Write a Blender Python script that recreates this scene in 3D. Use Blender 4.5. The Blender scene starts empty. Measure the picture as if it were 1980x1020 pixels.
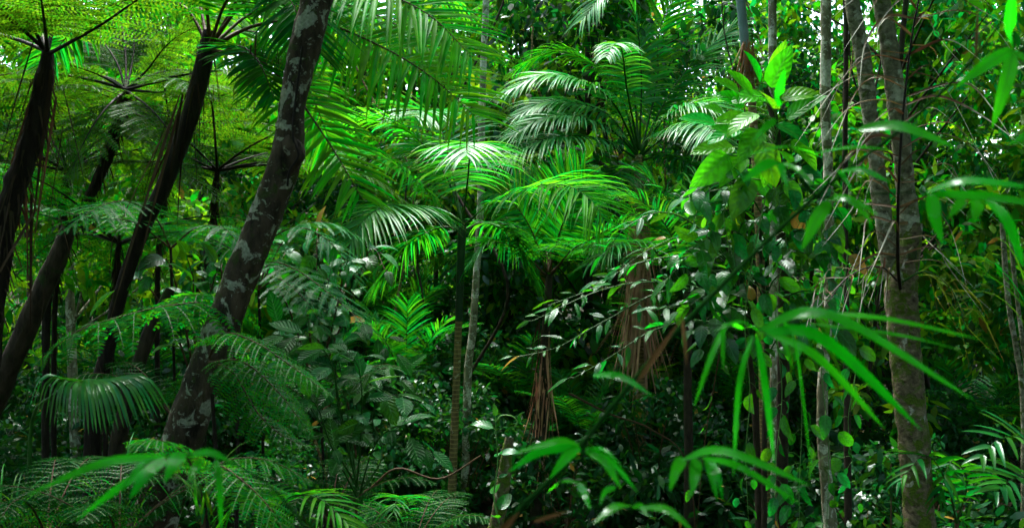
import bpy, math, random
import numpy as np
from mathutils import Vector, Matrix, noise as mnoise

# ------------------------------------------------------------------ camera, sky, sun, exposure
scene = bpy.context.scene
COL = scene.collection
CAM_Z = 3.0                      # the photographer stands on a bank above the forest floor
LENS = 35.0
KPX = 36.0 / LENS / 1980.0       # metres per photo pixel at one metre

cam_d = bpy.data.cameras.new("camera")
cam = bpy.data.objects.new("camera", cam_d)
COL.objects.link(cam)
cam.location = (0, 0, CAM_Z)
cam.rotation_euler = (math.radians(90), 0, 0)
cam_d.lens = LENS
cam_d.sensor_width = 36
cam_d.clip_start = 0.05
cam_d.clip_end = 1000
cam_d.dof.use_dof = True
cam_d.dof.focus_distance = 9.0
cam_d.dof.aperture_fstop = 4.0
scene.camera = cam

SUN_ELEV, SUN_AZ = 66.0, -18.0   # degrees; azimuth measured from +Y (into the picture) towards +X
world = bpy.data.worlds.new("World")
scene.world = world
world.use_nodes = True
wn = world.node_tree
bg = wn.nodes["Background"]
sky = wn.nodes.new("ShaderNodeTexSky")
sky.sky_type = 'NISHITA'
sky.sun_disc = False
sky.sun_elevation = math.radians(SUN_ELEV)
sky.sun_rotation = math.radians(SUN_AZ)
sky.air_density = 1.0
sky.dust_density = 4.0
sky.ozone_density = 1.0
wn.links.new(sky.outputs[0], bg.inputs[0])
bg.inputs[1].default_value = 0.15

sun_d = bpy.data.lights.new("sun", 'SUN')
sun_d.energy = 1.5
sun_d.angle = math.radians(14)
sun_d.color = (1.0, 0.985, 0.95)
sun = bpy.data.objects.new("sun", sun_d)
COL.objects.link(sun)
_el, _az = math.radians(SUN_ELEV), math.radians(SUN_AZ)
_to_sun = Vector((math.sin(_az) * math.cos(_el), math.cos(_az) * math.cos(_el), math.sin(_el)))
sun.rotation_euler = _to_sun.to_track_quat('Z', 'Y').to_euler()

vs = scene.view_settings
vs.view_transform = 'Standard'
vs.look = 'None'
vs.exposure = 2.9
vs.gamma = 1.0
vs.use_curve_mapping = False
scene.cycles.max_bounces = 5
scene.cycles.diffuse_bounces = 3
scene.cycles.glossy_bounces = 2
scene.cycles.transmission_bounces = 3
scene.cycles.caustics_reflective = False
scene.cycles.caustics_refractive = False
scene.cycles.sample_clamp_indirect = 6.0
scene.cycles.use_denoising = True
scene.cycles.use_adaptive_sampling = True
scene.cycles.adaptive_threshold = 0.03
scene.cycles.use_light_tree = False

# ------------------------------------------------------------------ helpers
def P(px, py, d):
    """a place in the forest: where the photo pixel (px, py) lies at d metres in front of the camera"""
    return np.array(((px - 990) * KPX * d, d, CAM_Z + (510 - py) * KPX * d))

def PP(pts, d=None):
    return np.array([P(*p) if len(p) == 3 else P(p[0], p[1], d) for p in pts])

def nrm(a):
    a = np.asarray(a, float)
    return a / np.maximum(np.linalg.norm(a, axis=-1, keepdims=True), 1e-9)

def spline(pts, n):
    p = np.asarray(pts, float)
    if len(p) == 2:
        t = np.linspace(0, 1, n)[:, None]
        return p[0] * (1 - t) + p[1] * t
    q = np.vstack([2 * p[0] - p[1], p, 2 * p[-1] - p[-2]])
    m = len(p) - 1
    u = np.linspace(0, m, n)
    i = np.minimum(u.astype(int), m - 1)
    t = (u - i)[:, None]
    a, b, c, d = q[i], q[i + 1], q[i + 2], q[i + 3]
    return 0.5 * (2 * b + (c - a) * t + (2 * a - 5 * b + 4 * c - d) * t**2 + (3 * b - a - 3 * c + d) * t**3)

def resample(pts, n, over=12):
    s = spline(pts, max(n * over, 60))
    l = np.concatenate([[0], np.cumsum(np.linalg.norm(np.diff(s, axis=0), axis=1))])
    t = np.linspace(0, l[-1], n)
    return np.stack([np.interp(t, l, s[:, k]) for k in range(3)], 1), l[-1]

def tangents(p):
    return nrm(np.gradient(p, axis=0))

def smooth(e0, e1, x):
    t = np.clip((x - e0) / (e1 - e0), 0, 1)
    return t * t * (3 - 2 * t)

def ground_z(x, y):
    x = np.asarray(x, float); y = np.asarray(y, float)
    z = 1.4 * (1 - smooth(1.5, 6.0, y)) + 0.03 * np.maximum(y - 15, 0)
    z = z + 1.2 * smooth(0.2, 1.6, -x) * smooth(2.5, 4.5, y) * (1 - smooth(5.5, 8.5, y))      # the fern bank on the left
    z = z + 10.5 * smooth(47, 62, y) * (1 - 0.7 * smooth(22, 30, x)) + 8 * smooth(62, 110, y)   # hillside behind the forest
    z = z + 0.10 * np.sin(x * 0.7 + 1.3) * np.cos(y * 0.55) + 0.05 * np.sin(x * 1.9 + y * 1.3)
    return z

class MB:
    """collects quad grids and builds ONE mesh object from them"""
    def __init__(self):
        self.v, self.q, self.uv, self.m, self.n = [], [], [], [], 0
    def grid(self, V, mat=0):
        V = np.asarray(V, float)
        if V.ndim == 3: V = V[None]
        M, R, C, _ = V.shape
        r, c = np.meshgrid(np.arange(R - 1), np.arange(C - 1), indexing='ij')
        a = (r * C + c).ravel()
        q = np.stack([a, a + 1, a + C + 1, a + C], 1)
        q = (q[None] + (np.arange(M) * R * C)[:, None, None]).reshape(-1, 4) + self.n
        vv, uu = np.meshgrid(np.linspace(0, 1, R), np.linspace(0, 1, C), indexing='ij')
        uv = np.stack([uu.ravel(), vv.ravel()], 1)
        self.v.append(V.reshape(-1, 3)); self.q.append(q)
        self.uv.append(np.tile(uv, (M, 1))); self.m.append(np.full(len(q), mat, np.int32))
        self.n += M * R * C
        return self
    def mesh(self, name, mats, origin=(0, 0, 0), smooth_=True):
        v = np.concatenate(self.v) - np.asarray(origin, float)
        q = np.concatenate(self.q); uv = np.concatenate(self.uv)
        me = bpy.data.meshes.new(name)
        me.vertices.add(len(v)); me.vertices.foreach_set("co", v.astype(np.float32).ravel())
        me.loops.add(q.size); me.loops.foreach_set("vertex_index", q.astype(np.int32).ravel())
        me.polygons.add(len(q))
        me.polygons.foreach_set("loop_start", np.arange(0, q.size, 4, dtype=np.int32))
        me.polygons.foreach_set("material_index", np.concatenate(self.m))
        me.polygons.foreach_set("use_smooth", np.full(len(q), smooth_, bool))
        ul = me.uv_layers.new(name="UVMap")
        ul.data.foreach_set("uv", uv[q.ravel()].astype(np.float32).ravel())
        for m in (mats if isinstance(mats, (list, tuple)) else [mats]): me.materials.append(m)
        me.update(); me.validate()
        return me
    def build(self, name, mats, parent=None, origin=(0, 0, 0), kind=None, smooth_=True):
        o = bpy.data.objects.new(name, self.mesh(name, mats, origin, smooth_))
        COL.objects.link(o)
        if parent is not None: o.parent = parent
        if kind: o["kind"] = kind
        return o

def tag(o, label, cat, group=None):
    o["label"] = label; o["category"] = cat
    if group: o["group"] = group
    return o

def thing(name, label, cat, loc, group=None):
    o = bpy.data.objects.new(name, None)
    o.empty_display_size = 0.1
    COL.objects.link(o)
    o.location = tuple(loc)
    return tag(o, label, cat, group)

def tube(mb, pts, rad, seg=8, n=None, mat=0, bump=0.0, freq=4.0, seed=0):
    pts = np.asarray(pts, float)
    if n: 
        p = spline(pts, n)
        rad = np.interp(np.linspace(0, 1, n), np.linspace(0, 1, len(np.atleast_1d(rad))), np.atleast_1d(rad))
    else:
        p = pts; rad = np.broadcast_to(np.asarray(rad, float), (len(p),))
    T = tangents(p)
    u = np.cross(T[0], (0.3, 1.0, 0.2)); u = u / np.linalg.norm(u)
    U = []
    for t in T:
        u = u - t * np.dot(u, t); u = u / np.linalg.norm(u); U.append(u)
    U = np.array(U); W = np.cross(T, U)
    a = np.linspace(0, 2 * np.pi, seg + 1)
    dirs = U[:, None] * np.cos(a)[None, :, None] + W[:, None] * np.sin(a)[None, :, None]
    R = np.repeat(rad[:, None], seg + 1, 1)
    if bump:
        for i in range(len(p)):
            for j in range(seg):
                q = (p[i] + dirs[i, j] * rad[i])
                R[i, j] += rad[i] * bump * mnoise.fractal(Vector((q[0] * freq + seed, q[1] * freq, q[2] * freq * 0.6)), 0.7, 2.1, 4)
        R[:, seg] = R[:, 0]
    mb.grid(p[:, None] + dirs * R[..., None], mat)
    return mb

PROF = {
    'strap': lambda t: np.minimum(1, 0.35 + t * 5) * np.clip(1 - t, 0, 1) ** 0.55,
    'lance': lambda t: (np.clip(t, 0, 1) ** 0.45) * (np.clip(1 - t, 0, 1) ** 0.85) / 0.575,
    'ellip': lambda t: np.clip(np.sin(np.pi * np.clip(t, 0, 1) ** 0.9), 0, 1) ** 0.85,
    'ovate': lambda t: np.clip(t, 0, 1) ** 0.42 * np.clip(1 - np.clip(t, 0, 1) ** 1.25, 0, 1) ** 0.95 / 0.475,
    'tail': lambda t: np.minimum(1, 0.45 + 4 * t) * (0.72 * np.clip(1 - t, 0, 1) ** 2.0 + 0.28 * np.clip(1 - t, 0, 1) ** 0.5),
    'grass': lambda t: np.minimum(1, 0.6 + t * 3) * np.clip(1 - t, 0, 1) ** 0.7,
}

def ribbons(mb, B, D, N, L, W, nseg=5, droop=0.8, fold=0.3, prof='strap', mat=0, wave=0.0, rng=None, side=None, stiff=1.0, petiole=0.0):
    """M leaf blades; each bends under its weight. Returns nothing, adds a (M, nseg+1, 3) grid"""
    B = np.asarray(B, float).copy(); M = len(B)
    D = nrm(D); N = np.broadcast_to(np.asarray(N, float), B.shape).copy()
    L = np.broadcast_to(np.asarray(L, float), (M,)); W = np.broadcast_to(np.asarray(W, float), (M,))
    droop = np.broadcast_to(np.asarray(droop, float), (M,))
    p = B.copy(); d = D.copy(); rows = []
    h = 1.0 / nseg
    for k in range(nseg + 1):
        t = k * h
        s = nrm(np.cross(d, N)); nn = np.cross(s, d); N = nn
        w = (W * 0.5 * float(PROF[prof](np.array(max(min(t, 1), 0.0)))))[:, None]
        w = np.maximum(w, 0.0004)
        c, f = math.cos(fold), math.sin(fold)
        off = 0
        if wave: off = nn * (wave * L * math.sin(t * 9.0))[:, None] * 0.25
        rows.append(np.stack([p - s * w * c + nn * w * f + off, p, p + s * w * c + nn * w * f - off], 1))
        p = p + d * (L * h)[:, None]
        g = np.zeros_like(d); g[:, 2] = -1
        d = nrm(d + g * (droop * h * (0.35 + 1.3 * t))[:, None])
    mb.grid(np.stack(rows, 1), mat)

# ------------------------------------------------------------------ materials
def mk(name):
    m = bpy.data.materials.new(name); m.use_nodes = True
    nt = m.node_tree; nt.nodes.clear()
    return m, nt, (lambda t: nt.nodes.new(t)), nt.links.new

def ramp(nt, stops):
    r = nt.nodes.new("ShaderNodeValToRGB")
    e = r.color_ramp.elements
    while len(e) < len(stops): e.new(0.5)
    for el, (p, c) in zip(e, stops):
        el.position = p; el.color = (*c, 1) if len(c) == 3 else c
    return r

def leaf_mat(name, col, trans, rough=0.36, tfac=0.38, var=0.45, hue=0.035, rib=None, tip=None, tip_at=(0.7, 0.95), mid=None, spec=0.2, blot=None, lines=0, noise=True, sick=0.0):
    m, nt, N, L = mk(name)
    out = N("ShaderNodeOutputMaterial"); mix = N("ShaderNodeMixShader")
    pr = N("ShaderNodeBsdfDiffuse"); tr = N("ShaderNodeBsdfTranslucent"); gl = N("ShaderNodeBsdfGlossy")
    geo = N("ShaderNodeNewGeometry"); oi = N("ShaderNodeObjectInfo"); uv = N("ShaderNodeTexCoord")
    add = N("ShaderNodeMath"); add.operation = 'ADD'
    L(geo.outputs["Random Per Island"], add.inputs[0]); L(oi.outputs["Random"], add.inputs[1])
    fr = N("ShaderNodeMath"); fr.operation = 'FRACT'; L(add.outputs[0], fr.inputs[0])
    mv = N("ShaderNodeMapRange"); mv.inputs[3].default_value = 1 - var; mv.inputs[4].default_value = 1 + var
    L(fr.outputs[0], mv.inputs[0])
    mul = N("ShaderNodeMath"); mul.operation = 'MULTIPLY'; mul.inputs[1].default_value = 7.31; L(fr.outputs[0], mul.inputs[0])
    fr2 = N("ShaderNodeMath"); fr2.operation = 'FRACT'; L(mul.outputs[0], fr2.inputs[0])
    mh = N("ShaderNodeMapRange"); mh.inputs[3].default_value = 0.5 - hue; mh.inputs[4].default_value = 0.5 + hue * 0.6
    L(fr2.outputs[0], mh.inputs[0])
    sep = N("ShaderNodeSeparateXYZ"); L(uv.outputs["UV"], sep.inputs[0])
    val = mv.outputs[0]
    if lines:      # fine parallel veins
        l1 = N("ShaderNodeMath"); l1.operation = 'MULTIPLY'; l1.inputs[1].default_value = lines * 6.283; L(sep.outputs[0], l1.inputs[0])
        l2 = N("ShaderNodeMath"); l2.operation = 'SINE'; L(l1.outputs[0], l2.inputs[0])
        l3 = N("ShaderNodeMath"); l3.operation = 'MULTIPLY_ADD'; l3.inputs[1].default_value = 0.16; l3.inputs[2].default_value = 1.0; L(l2.outputs[0], l3.inputs[0])
        l4 = N("ShaderNodeMath"); l4.operation = 'MULTIPLY'; L(val, l4.inputs[0]); L(l3.outputs[0], l4.inputs[1]); val = l4.outputs[0]
    if noise:
        nz = N("ShaderNodeTexNoise"); nz.inputs["Scale"].default_value = 9.0; nz.inputs["Detail"].default_value = 1
        L(uv.outputs["Object"], nz.inputs["Vector"])
        nm = N("ShaderNodeMapRange"); nm.inputs[1].default_value = 0.3; nm.inputs[2].default_value = 0.7; nm.inputs[3].default_value = 0.72; nm.inputs[4].default_value = 1.25; L(nz.outputs[0], nm.inputs[0])
        vm = N("ShaderNodeMath"); vm.operation = 'MULTIPLY'; L(val, vm.inputs[0]); L(nm.outputs[0], vm.inputs[1]); val = vm.outputs[0]
    def tinted(c, k=1.0):
        rgb = N("ShaderNodeRGB"); rgb.outputs[0].default_value = (*c, 1)
        last = rgb.outputs[0]
        hs = N("ShaderNodeHueSaturation"); L(mh.outputs[0], hs.inputs["Hue"]); L(val, hs.inputs["Value"]); L(last, hs.inputs["Color"])
        last = hs.outputs[0]
        if sick:
            s1 = N("ShaderNodeMath"); s1.operation = 'GREATER_THAN'; s1.inputs[1].default_value = 1 - sick; L(fr2.outputs[0], s1.inputs[0])
            sx = N("ShaderNodeMix"); sx.data_type = 'RGBA'; L(s1.outputs[0], sx.inputs["Factor"]); L(last, sx.inputs["A"]); sx.inputs["B"].default_value = (0.20, 0.13, 0.02, 1)
            last = sx.outputs["Result"]
        if mid:
            a = N("ShaderNodeMath"); a.operation = 'SUBTRACT'; a.inputs[1].default_value = 0.5; L(sep.outputs[0], a.inputs[0])
            b = N("ShaderNodeMath"); b.operation = 'ABSOLUTE'; L(a.outputs[0], b.inputs[0])
            c2 = N("ShaderNodeMapRange"); c2.inputs[1].default_value = 0.015; c2.inputs[2].default_value = 0.05
            c2.inputs[3].default_value = 0.7; c2.inputs[4].default_value = 0.0; L(b.outputs[0], c2.inputs[0])
            mx = N("ShaderNodeMix"); mx.data_type = 'RGBA'; L(c2.outputs[0], mx.inputs["Factor"]); L(last, mx.inputs["A"]); mx.inputs["B"].default_value = (*mid, 1)
            last = mx.outputs["Result"]
        if tip:
            nz2 = N("ShaderNodeTexNoise"); nz2.inputs["Scale"].default_value = 14.0; L(uv.outputs["Object"], nz2.inputs["Vector"])
            ad = N("ShaderNodeMath"); ad.operation = 'MULTIPLY_ADD'; ad.inputs[1].default_value = 0.5; L(nz2.outputs[0], ad.inputs[0]); L(sep.outputs[1], ad.inputs[2])
            ad2 = N("ShaderNodeMath"); ad2.operation = 'SUBTRACT'; ad2.inputs[1].default_value = 0.25; L(ad.outputs[0], ad2.inputs[0])
            c3 = N("ShaderNodeMapRange"); c3.inputs[1].default_value = tip_at[0]; c3.inputs[2].default_value = tip_at[1]; L(ad2.outputs[0], c3.inputs[0])
            mx = N("ShaderNodeMix"); mx.data_type = 'RGBA'; L(c3.outputs[0], mx.inputs["Factor"]); L(last, mx.inputs["A"]); mx.inputs["B"].default_value = (*[x * k for x in tip], 1)
            last = mx.outputs["Result"]
        if blot:
            nz3 = N("ShaderNodeTexNoise"); nz3.inputs["Scale"].default_value = 5.0; nz3.inputs["Detail"].default_value = 5; L(uv.outputs["Object"], nz3.inputs["Vector"])
            c4 = N("ShaderNodeMapRange"); c4.inputs[1].default_value = 0.66; c4.inputs[2].default_value = 0.72; L(nz3.outputs[0], c4.inputs[0])
            mx = N("ShaderNodeMix"); mx.data_type = 'RGBA'; L(c4.outputs[0], mx.inputs["Factor"]); L(last, mx.inputs["A"]); mx.inputs["B"].default_value = (*blot, 1)
            last = mx.outputs["Result"]
        return last
    L(tinted(col), pr.inputs["Color"]); L(tinted(trans, 1.5), tr.inputs["Color"])
    gl.inputs["Roughness"].default_value = rough
    gl.inputs["Color"].default_value = (0.86, 1.0, 0.95, 1)
    if rib:   # side veins running out from the midrib towards the tip
        a = N("ShaderNodeMath"); a.operation = 'SUBTRACT'; a.inputs[1].default_value = 0.5; L(sep.outputs[0], a.inputs[0])
        b = N("ShaderNodeMath"); b.operation = 'ABSOLUTE'; L(a.outputs[0], b.inputs[0])
        c = N("ShaderNodeMath"); c.operation = 'MULTIPLY'; c.inputs[1].default_value = -rib[1]; L(b.outputs[0], c.inputs[0])
        d = N("ShaderNodeMath"); d.operation = 'ADD'; L(c.outputs[0], d.inputs[0]); L(sep.outputs[1], d.inputs[1])
        e = N("ShaderNodeMath"); e.operation = 'MULTIPLY'; e.inputs[1].default_value = rib[0] * 6.283; L(d.outputs[0], e.inputs[0])
        f = N("ShaderNodeMath"); f.operation = 'SINE'; L(e.outputs[0], f.inputs[0])
        bp = N("ShaderNodeBump"); bp.inputs["Strength"].default_value = 0.7; bp.inputs["Distance"].default_value = rib[2]; L(f.outputs[0], bp.inputs["Height"])
        L(bp.outputs[0], pr.inputs["Normal"]); L(bp.outputs[0], tr.inputs["Normal"]); L(bp.outputs[0], gl.inputs["Normal"])
    mix.inputs[0].default_value = tfac
    L(pr.outputs[0], mix.inputs[1]); L(tr.outputs[0], mix.inputs[2])
    lw = N("ShaderNodeLayerWeight"); lw.inputs[0].default_value = 0.5
    pw = N("ShaderNodeMath"); pw.operation = 'POWER'; pw.inputs[1].default_value = 3.0; L(lw.outputs["Facing"], pw.inputs[0])
    fa = N("ShaderNodeMath"); fa.operation = 'MULTIPLY_ADD'; fa.inputs[1].default_value = 0.07 * spec; fa.inputs[2].default_value = 0.022 * spec; L(pw.outputs[0], fa.inputs[0])
    m2 = N("ShaderNodeMixShader"); L(fa.outputs[0], m2.inputs[0]); L(mix.outputs[0], m2.inputs[1]); L(gl.outputs[0], m2.inputs[2]); L(m2.outputs[0], out.inputs[0])
    return m

def bark_mat(name, dark, light, pale=None, pale_amt=0.55, scale=6.0, stretch=(1, 1, 0.35), bump=0.6, moss=None, moss_amt=0.5, rings=0.0, rough=0.8, pscale=3.0, spec=0.10):
    m, nt, N, L = mk(name)
    out = N("ShaderNodeOutputMaterial"); pr = N("ShaderNodeBsdfPrincipled"); tc = N("ShaderNodeTexCoord")
    mp = N("ShaderNodeMapping"); mp.inputs["Scale"].default_value = stretch; L(tc.outputs["Object"], mp.inputs[0])
    n1 = N("ShaderNodeTexNoise"); n1.inputs["Scale"].default_value = scale * 3; n1.inputs["Detail"].default_value = 9; n1.inputs["Roughness"].default_value = 0.65; L(mp.outputs[0], n1.inputs["Vector"])
    r1 = ramp(nt, [(0.32, dark), (0.72, light)]); L(n1.outputs[0], r1.inputs[0])
    last = r1.outputs[0]; height = n1.outputs[0]
    def patch(c, amt, sc, last, det=10.0, w=0.022, dist=0.6):
        n2 = N("ShaderNodeTexNoise"); n2.inputs["Scale"].default_value = sc; n2.inputs["Detail"].default_value = det; n2.inputs["Roughness"].default_value = 0.62; n2.inputs["Distortion"].default_value = dist
        L(tc.outputs["Object"], n2.inputs["Vector"])
        mr = N("ShaderNodeMapRange"); mr.inputs[1].default_value = amt; mr.inputs[2].default_value = amt + w; L(n2.outputs[0], mr.inputs[0])
        n3 = N("ShaderNodeTexNoise"); n3.inputs["Scale"].default_value = sc * 9; n3.inputs["Detail"].default_value = 5; L(tc.outputs["Object"], n3.inputs["Vector"])
        rr = ramp(nt, [(0.35, tuple(x * 0.55 for x in c)), (0.65, c)]); L(n3.outputs[0], rr.inputs[0])
        mx = N("ShaderNodeMix"); mx.data_type = 'RGBA'; L(mr.outputs[0], mx.inputs["Factor"]); L(last, mx.inputs["A"]); L(rr.outputs[0], mx.inputs["B"])
        return mx.outputs["Result"]
    if moss: last = patch(moss, moss_amt, pscale * 1.7, last, 10.0, 0.08)
    if pale: last = patch(pale, pale_amt, pscale, last); last = patch(tuple(x * 0.8 for x in pale), pale_amt + 0.05, pscale * 3.3, last)
    if rings:
        w = N("ShaderNodeTexWave"); w.bands_direction = 'Z'; w.inputs["Scale"].default_value = rings; w.inputs["Distortion"].default_value = 1.2; w.inputs["Detail"].default_value = 2
        L(tc.outputs["Object"], w.inputs["Vector"])
        mr = N("ShaderNodeMapRange"); mr.inputs[1].default_value = 0.75; mr.inputs[2].default_value = 1.0; mr.inputs[4].default_value = 0.75; L(w.outputs["Fac"], mr.inputs[0])
        mx = N("ShaderNodeMix"); mx.data_type = 'RGBA'; L(mr.outputs[0], mx.inputs["Factor"]); L(last, mx.inputs["A"]); mx.inputs["B"].default_value = (*[x * 1.6 for x in light], 1)
        last = mx.outputs["Result"]
    L(last, pr.inputs["Base Color"])
    pr.inputs["Roughness"].default_value = rough; pr.inputs["Specular IOR Level"].default_value = spec
    bp = N("ShaderNodeBump"); bp.inputs["Strength"].default_value = bump; bp.inputs["Distance"].default_value = 0.035
    L(height, bp.inputs["Height"]); L(bp.outputs[0], pr.inputs["Normal"]); L(pr.outputs[0], out.inputs[0])
    return m

M = {}
M['palm'] = leaf_mat('palm_leaflet', (0.012, 0.14, 0.006), (0.036, 0.55, 0.006), rough=0.34, tfac=0.56, var=0.3, mid=(0.02, 0.22, 0.015), spec=0.14)
M['palm_pale'] = leaf_mat('palm_leaflet_pale', (0.024, 0.175, 0.036), (0.03, 0.48, 0.016), rough=0.36, tfac=0.36, var=0.25, tip=(0.22, 0.15, 0.06), tip_at=(0.84, 1.05), spec=0.95)
M['palm_dark'] = leaf_mat('palm_leaflet_deep', (0.005, 0.085, 0.009), (0.01, 0.32, 0.006), rough=0.34, tfac=0.4, var=0.35, spec=0.15)
M['palm_burnt'] = leaf_mat('palm_leaflet_scorched', (0.018, 0.15, 0.006), (0.07, 0.58, 0.005), rough=0.36, tfac=0.56, var=0.3, tip=(0.14, 0.07, 0.012), tip_at=(0.86, 1.06), spec=0.12)
M['palm_mid'] = leaf_mat('palm_leaflet_mid', (0.006, 0.095, 0.009), (0.012, 0.36, 0.006), rough=0.34, tfac=0.42, var=0.35, spec=0.25)
M['palm_fan'] = leaf_mat('fan_leaflet', (0.010, 0.110, 0.016), (0.02, 0.30, 0.008), rough=0.3, tfac=0.3, var=0.25, spec=0.9)
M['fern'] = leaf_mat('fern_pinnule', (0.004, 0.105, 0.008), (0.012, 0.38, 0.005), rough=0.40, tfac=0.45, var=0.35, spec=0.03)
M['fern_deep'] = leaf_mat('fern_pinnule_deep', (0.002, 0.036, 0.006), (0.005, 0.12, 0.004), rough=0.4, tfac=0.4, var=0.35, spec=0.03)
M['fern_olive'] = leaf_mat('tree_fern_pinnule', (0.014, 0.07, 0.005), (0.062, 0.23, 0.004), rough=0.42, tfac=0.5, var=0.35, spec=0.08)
M['fern_silver'] = leaf_mat('fern_pinnule_silver', (0.004, 0.09, 0.02), (0.008, 0.26, 0.014), rough=0.30, tfac=0.28, var=0.3, spec=0.4)
M['bamboo'] = leaf_mat('bamboo_leaf', (0.007, 0.17, 0.004), (0.018, 0.7, 0.004), rough=0.17, tfac=0.62, var=0.14, mid=(0.03, 0.25, 0.02), spec=0.32, lines=9, tip=(0.22, 0.13, 0.03), tip_at=(1.02, 1.2), hue=0.008)
M['gloss'] = leaf_mat('glossy_leaf', (0.004, 0.07, 0.009), (0.012, 0.32, 0.004), rough=0.25, tfac=0.35, var=0.45, mid=(0.03, 0.18, 0.03), rib=(8, 0.5, 0.0008), spec=0.9, sick=0.01)
M['gloss_lime'] = leaf_mat('climber_leaf', (0.016, 0.185, 0.006), (0.05, 0.62, 0.004), rough=0.28, tfac=0.48, var=0.3, mid=(0.05, 0.26, 0.02), rib=(7, 0.5, 0.0015), blot=(0.45, 0.32, 0.02), spec=0.6)
M['ribbed'] = leaf_mat('ribbed_leaf', (0.004, 0.062, 0.008), (0.01, 0.23, 0.005), rough=0.3, tfac=0.32, var=0.4, mid=(0.06, 0.22, 0.05), rib=(9, 0.45, 0.0025), spec=0.4, sick=0.01)
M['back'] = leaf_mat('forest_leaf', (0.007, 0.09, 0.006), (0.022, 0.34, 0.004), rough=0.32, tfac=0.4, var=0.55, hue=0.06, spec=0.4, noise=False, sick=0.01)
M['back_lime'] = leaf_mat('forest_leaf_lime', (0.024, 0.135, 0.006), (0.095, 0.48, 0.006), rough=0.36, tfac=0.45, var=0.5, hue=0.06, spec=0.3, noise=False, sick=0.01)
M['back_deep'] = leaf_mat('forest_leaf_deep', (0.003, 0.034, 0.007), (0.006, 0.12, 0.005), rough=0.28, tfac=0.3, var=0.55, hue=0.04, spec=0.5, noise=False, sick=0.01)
M['dead'] = leaf_mat('dead_leaf_strip', (0.34, 0.205, 0.115), (0.3, 0.16, 0.07), rough=0.6, tfac=0.25, var=0.4, hue=0.02, spec=0.1)
M['dead_brown'] = leaf_mat('dead_palm_strip', (0.06, 0.04, 0.018), (0.07, 0.042, 0.014), rough=0.42, tfac=0.3, var=0.45, hue=0.03, tip=(0.4, 0.41, 0.33), tip_at=(0.42, 0.75), spec=0.3)
M['dead_grey'] = leaf_mat('dead_leaf_grey', (0.070, 0.055, 0.034), (0.06, 0.04, 0.02), rough=0.6, tfac=0.2, var=0.4, hue=0.02, spec=0.1)
M['dead_dark'] = leaf_mat('rotting_strip', (0.030, 0.022, 0.014), (0.04, 0.025, 0.01), rough=0.6, tfac=0.2, var=0.5, hue=0.02, spec=0.1)
M['grass'] = leaf_mat('grass_blade', (0.012, 0.120, 0.007), (0.03, 0.36, 0.006), rough=0.4, tfac=0.4, var=0.4, hue=0.05, spec=0.4)
M['yellow'] = leaf_mat('yellowing_strip', (0.07, 0.14, 0.006), (0.16, 0.28, 0.005), rough=0.4, tfac=0.4, var=0.4, tip=(0.24, 0.13, 0.03), tip_at=(0.5, 0.9), spec=0.3)
M['bark_lichen'] = bark_mat('lichen_bark', (0.007, 0.0055, 0.0035), (0.070, 0.052, 0.032), pale=(0.24, 0.26, 0.19), pale_amt=0.565, scale=6, pscale=7.5, moss=(0.035, 0.05, 0.012), moss_amt=0.56, bump=1.0)
M['bark_fern'] = bark_mat('tree_fern_bark', (0.004, 0.0035, 0.003), (0.028, 0.020, 0.014), scale=8, stretch=(1, 1, 0.16), bump=1.0, pale=(0.10, 0.072, 0.055), pale_amt=0.66)
M['bark_moss'] = bark_mat('mossy_bark', (0.022, 0.017, 0.008), (0.21, 0.17, 0.10), pale=(0.34, 0.34, 0.26), pale_amt=0.60, moss=(0.075, 0.125, 0.010), moss_amt=0.475, scale=8, stretch=(1, 1, 1.4), bump=1.0, pscale=8.0)
M['bark_pale'] = bark_mat('pale_bark', (0.055, 0.052, 0.028), (0.26, 0.245, 0.15), pale=(0.50, 0.51, 0.39), pale_amt=0.52, moss=(0.07, 0.12, 0.02), moss_amt=0.57, scale=7, bump=0.6, pscale=6.0)
M['bark_grey'] = bark_mat('grey_bark', (0.034, 0.034, 0.017), (0.25, 0.25, 0.155), pale=(0.38, 0.40, 0.29), pale_amt=0.55, moss=(0.07, 0.11, 0.015), moss_amt=0.56, scale=8, stretch=(1, 1, 1.2), bump=1.0, pscale=5.5)
M['bark_palm'] = bark_mat('palm_stem_bark', (0.055, 0.040, 0.014), (0.17, 0.125, 0.048), pale=(0.33, 0.30, 0.20), pale_amt=0.60, scale=8, bump=0.4, rings=7.0, pscale=9.0)
M['bark_dark'] = bark_mat('dark_bark', (0.009, 0.007, 0.0045), (0.05, 0.038, 0.024), moss=(0.025, 0.045, 0.010), moss_amt=0.55, scale=6, bump=0.9)
M['stem_black'] = bark_mat('black_stalk', (0.004, 0.0032, 0.0025), (0.016, 0.011, 0.007), scale=14, bump=0.2, rough=0.5)
M['stem_brown'] = bark_mat('brown_stalk', (0.02, 0.013, 0.006), (0.08, 0.046, 0.020), scale=14, bump=0.3, rough=0.55)
M['stem_green'] = bark_mat('green_stalk', (0.006, 0.035, 0.004), (0.020, 0.085, 0.010), scale=10, bump=0.15, rough=0.5)
M['stem_lime'] = bark_mat('pale_green_stalk', (0.05, 0.15, 0.03), (0.12, 0.26, 0.06), scale=10, bump=0.15, rough=0.45)
M['shaft'] = bark_mat('crownshaft', (0.007, 0.020, 0.008), (0.018, 0.045, 0.018), scale=5, bump=0.1, rough=0.45)
M['shaft_blue'] = bark_mat('waxy_crownshaft', (0.09, 0.14, 0.14), (0.17, 0.23, 0.23), scale=5, bump=0.1, rough=0.5)
M['culm'] = bark_mat('bamboo_culm', (0.003, 0.018, 0.003), (0.006, 0.032, 0.005), scale=6, bump=0.1, rough=0.6, spec=0.0)
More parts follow.
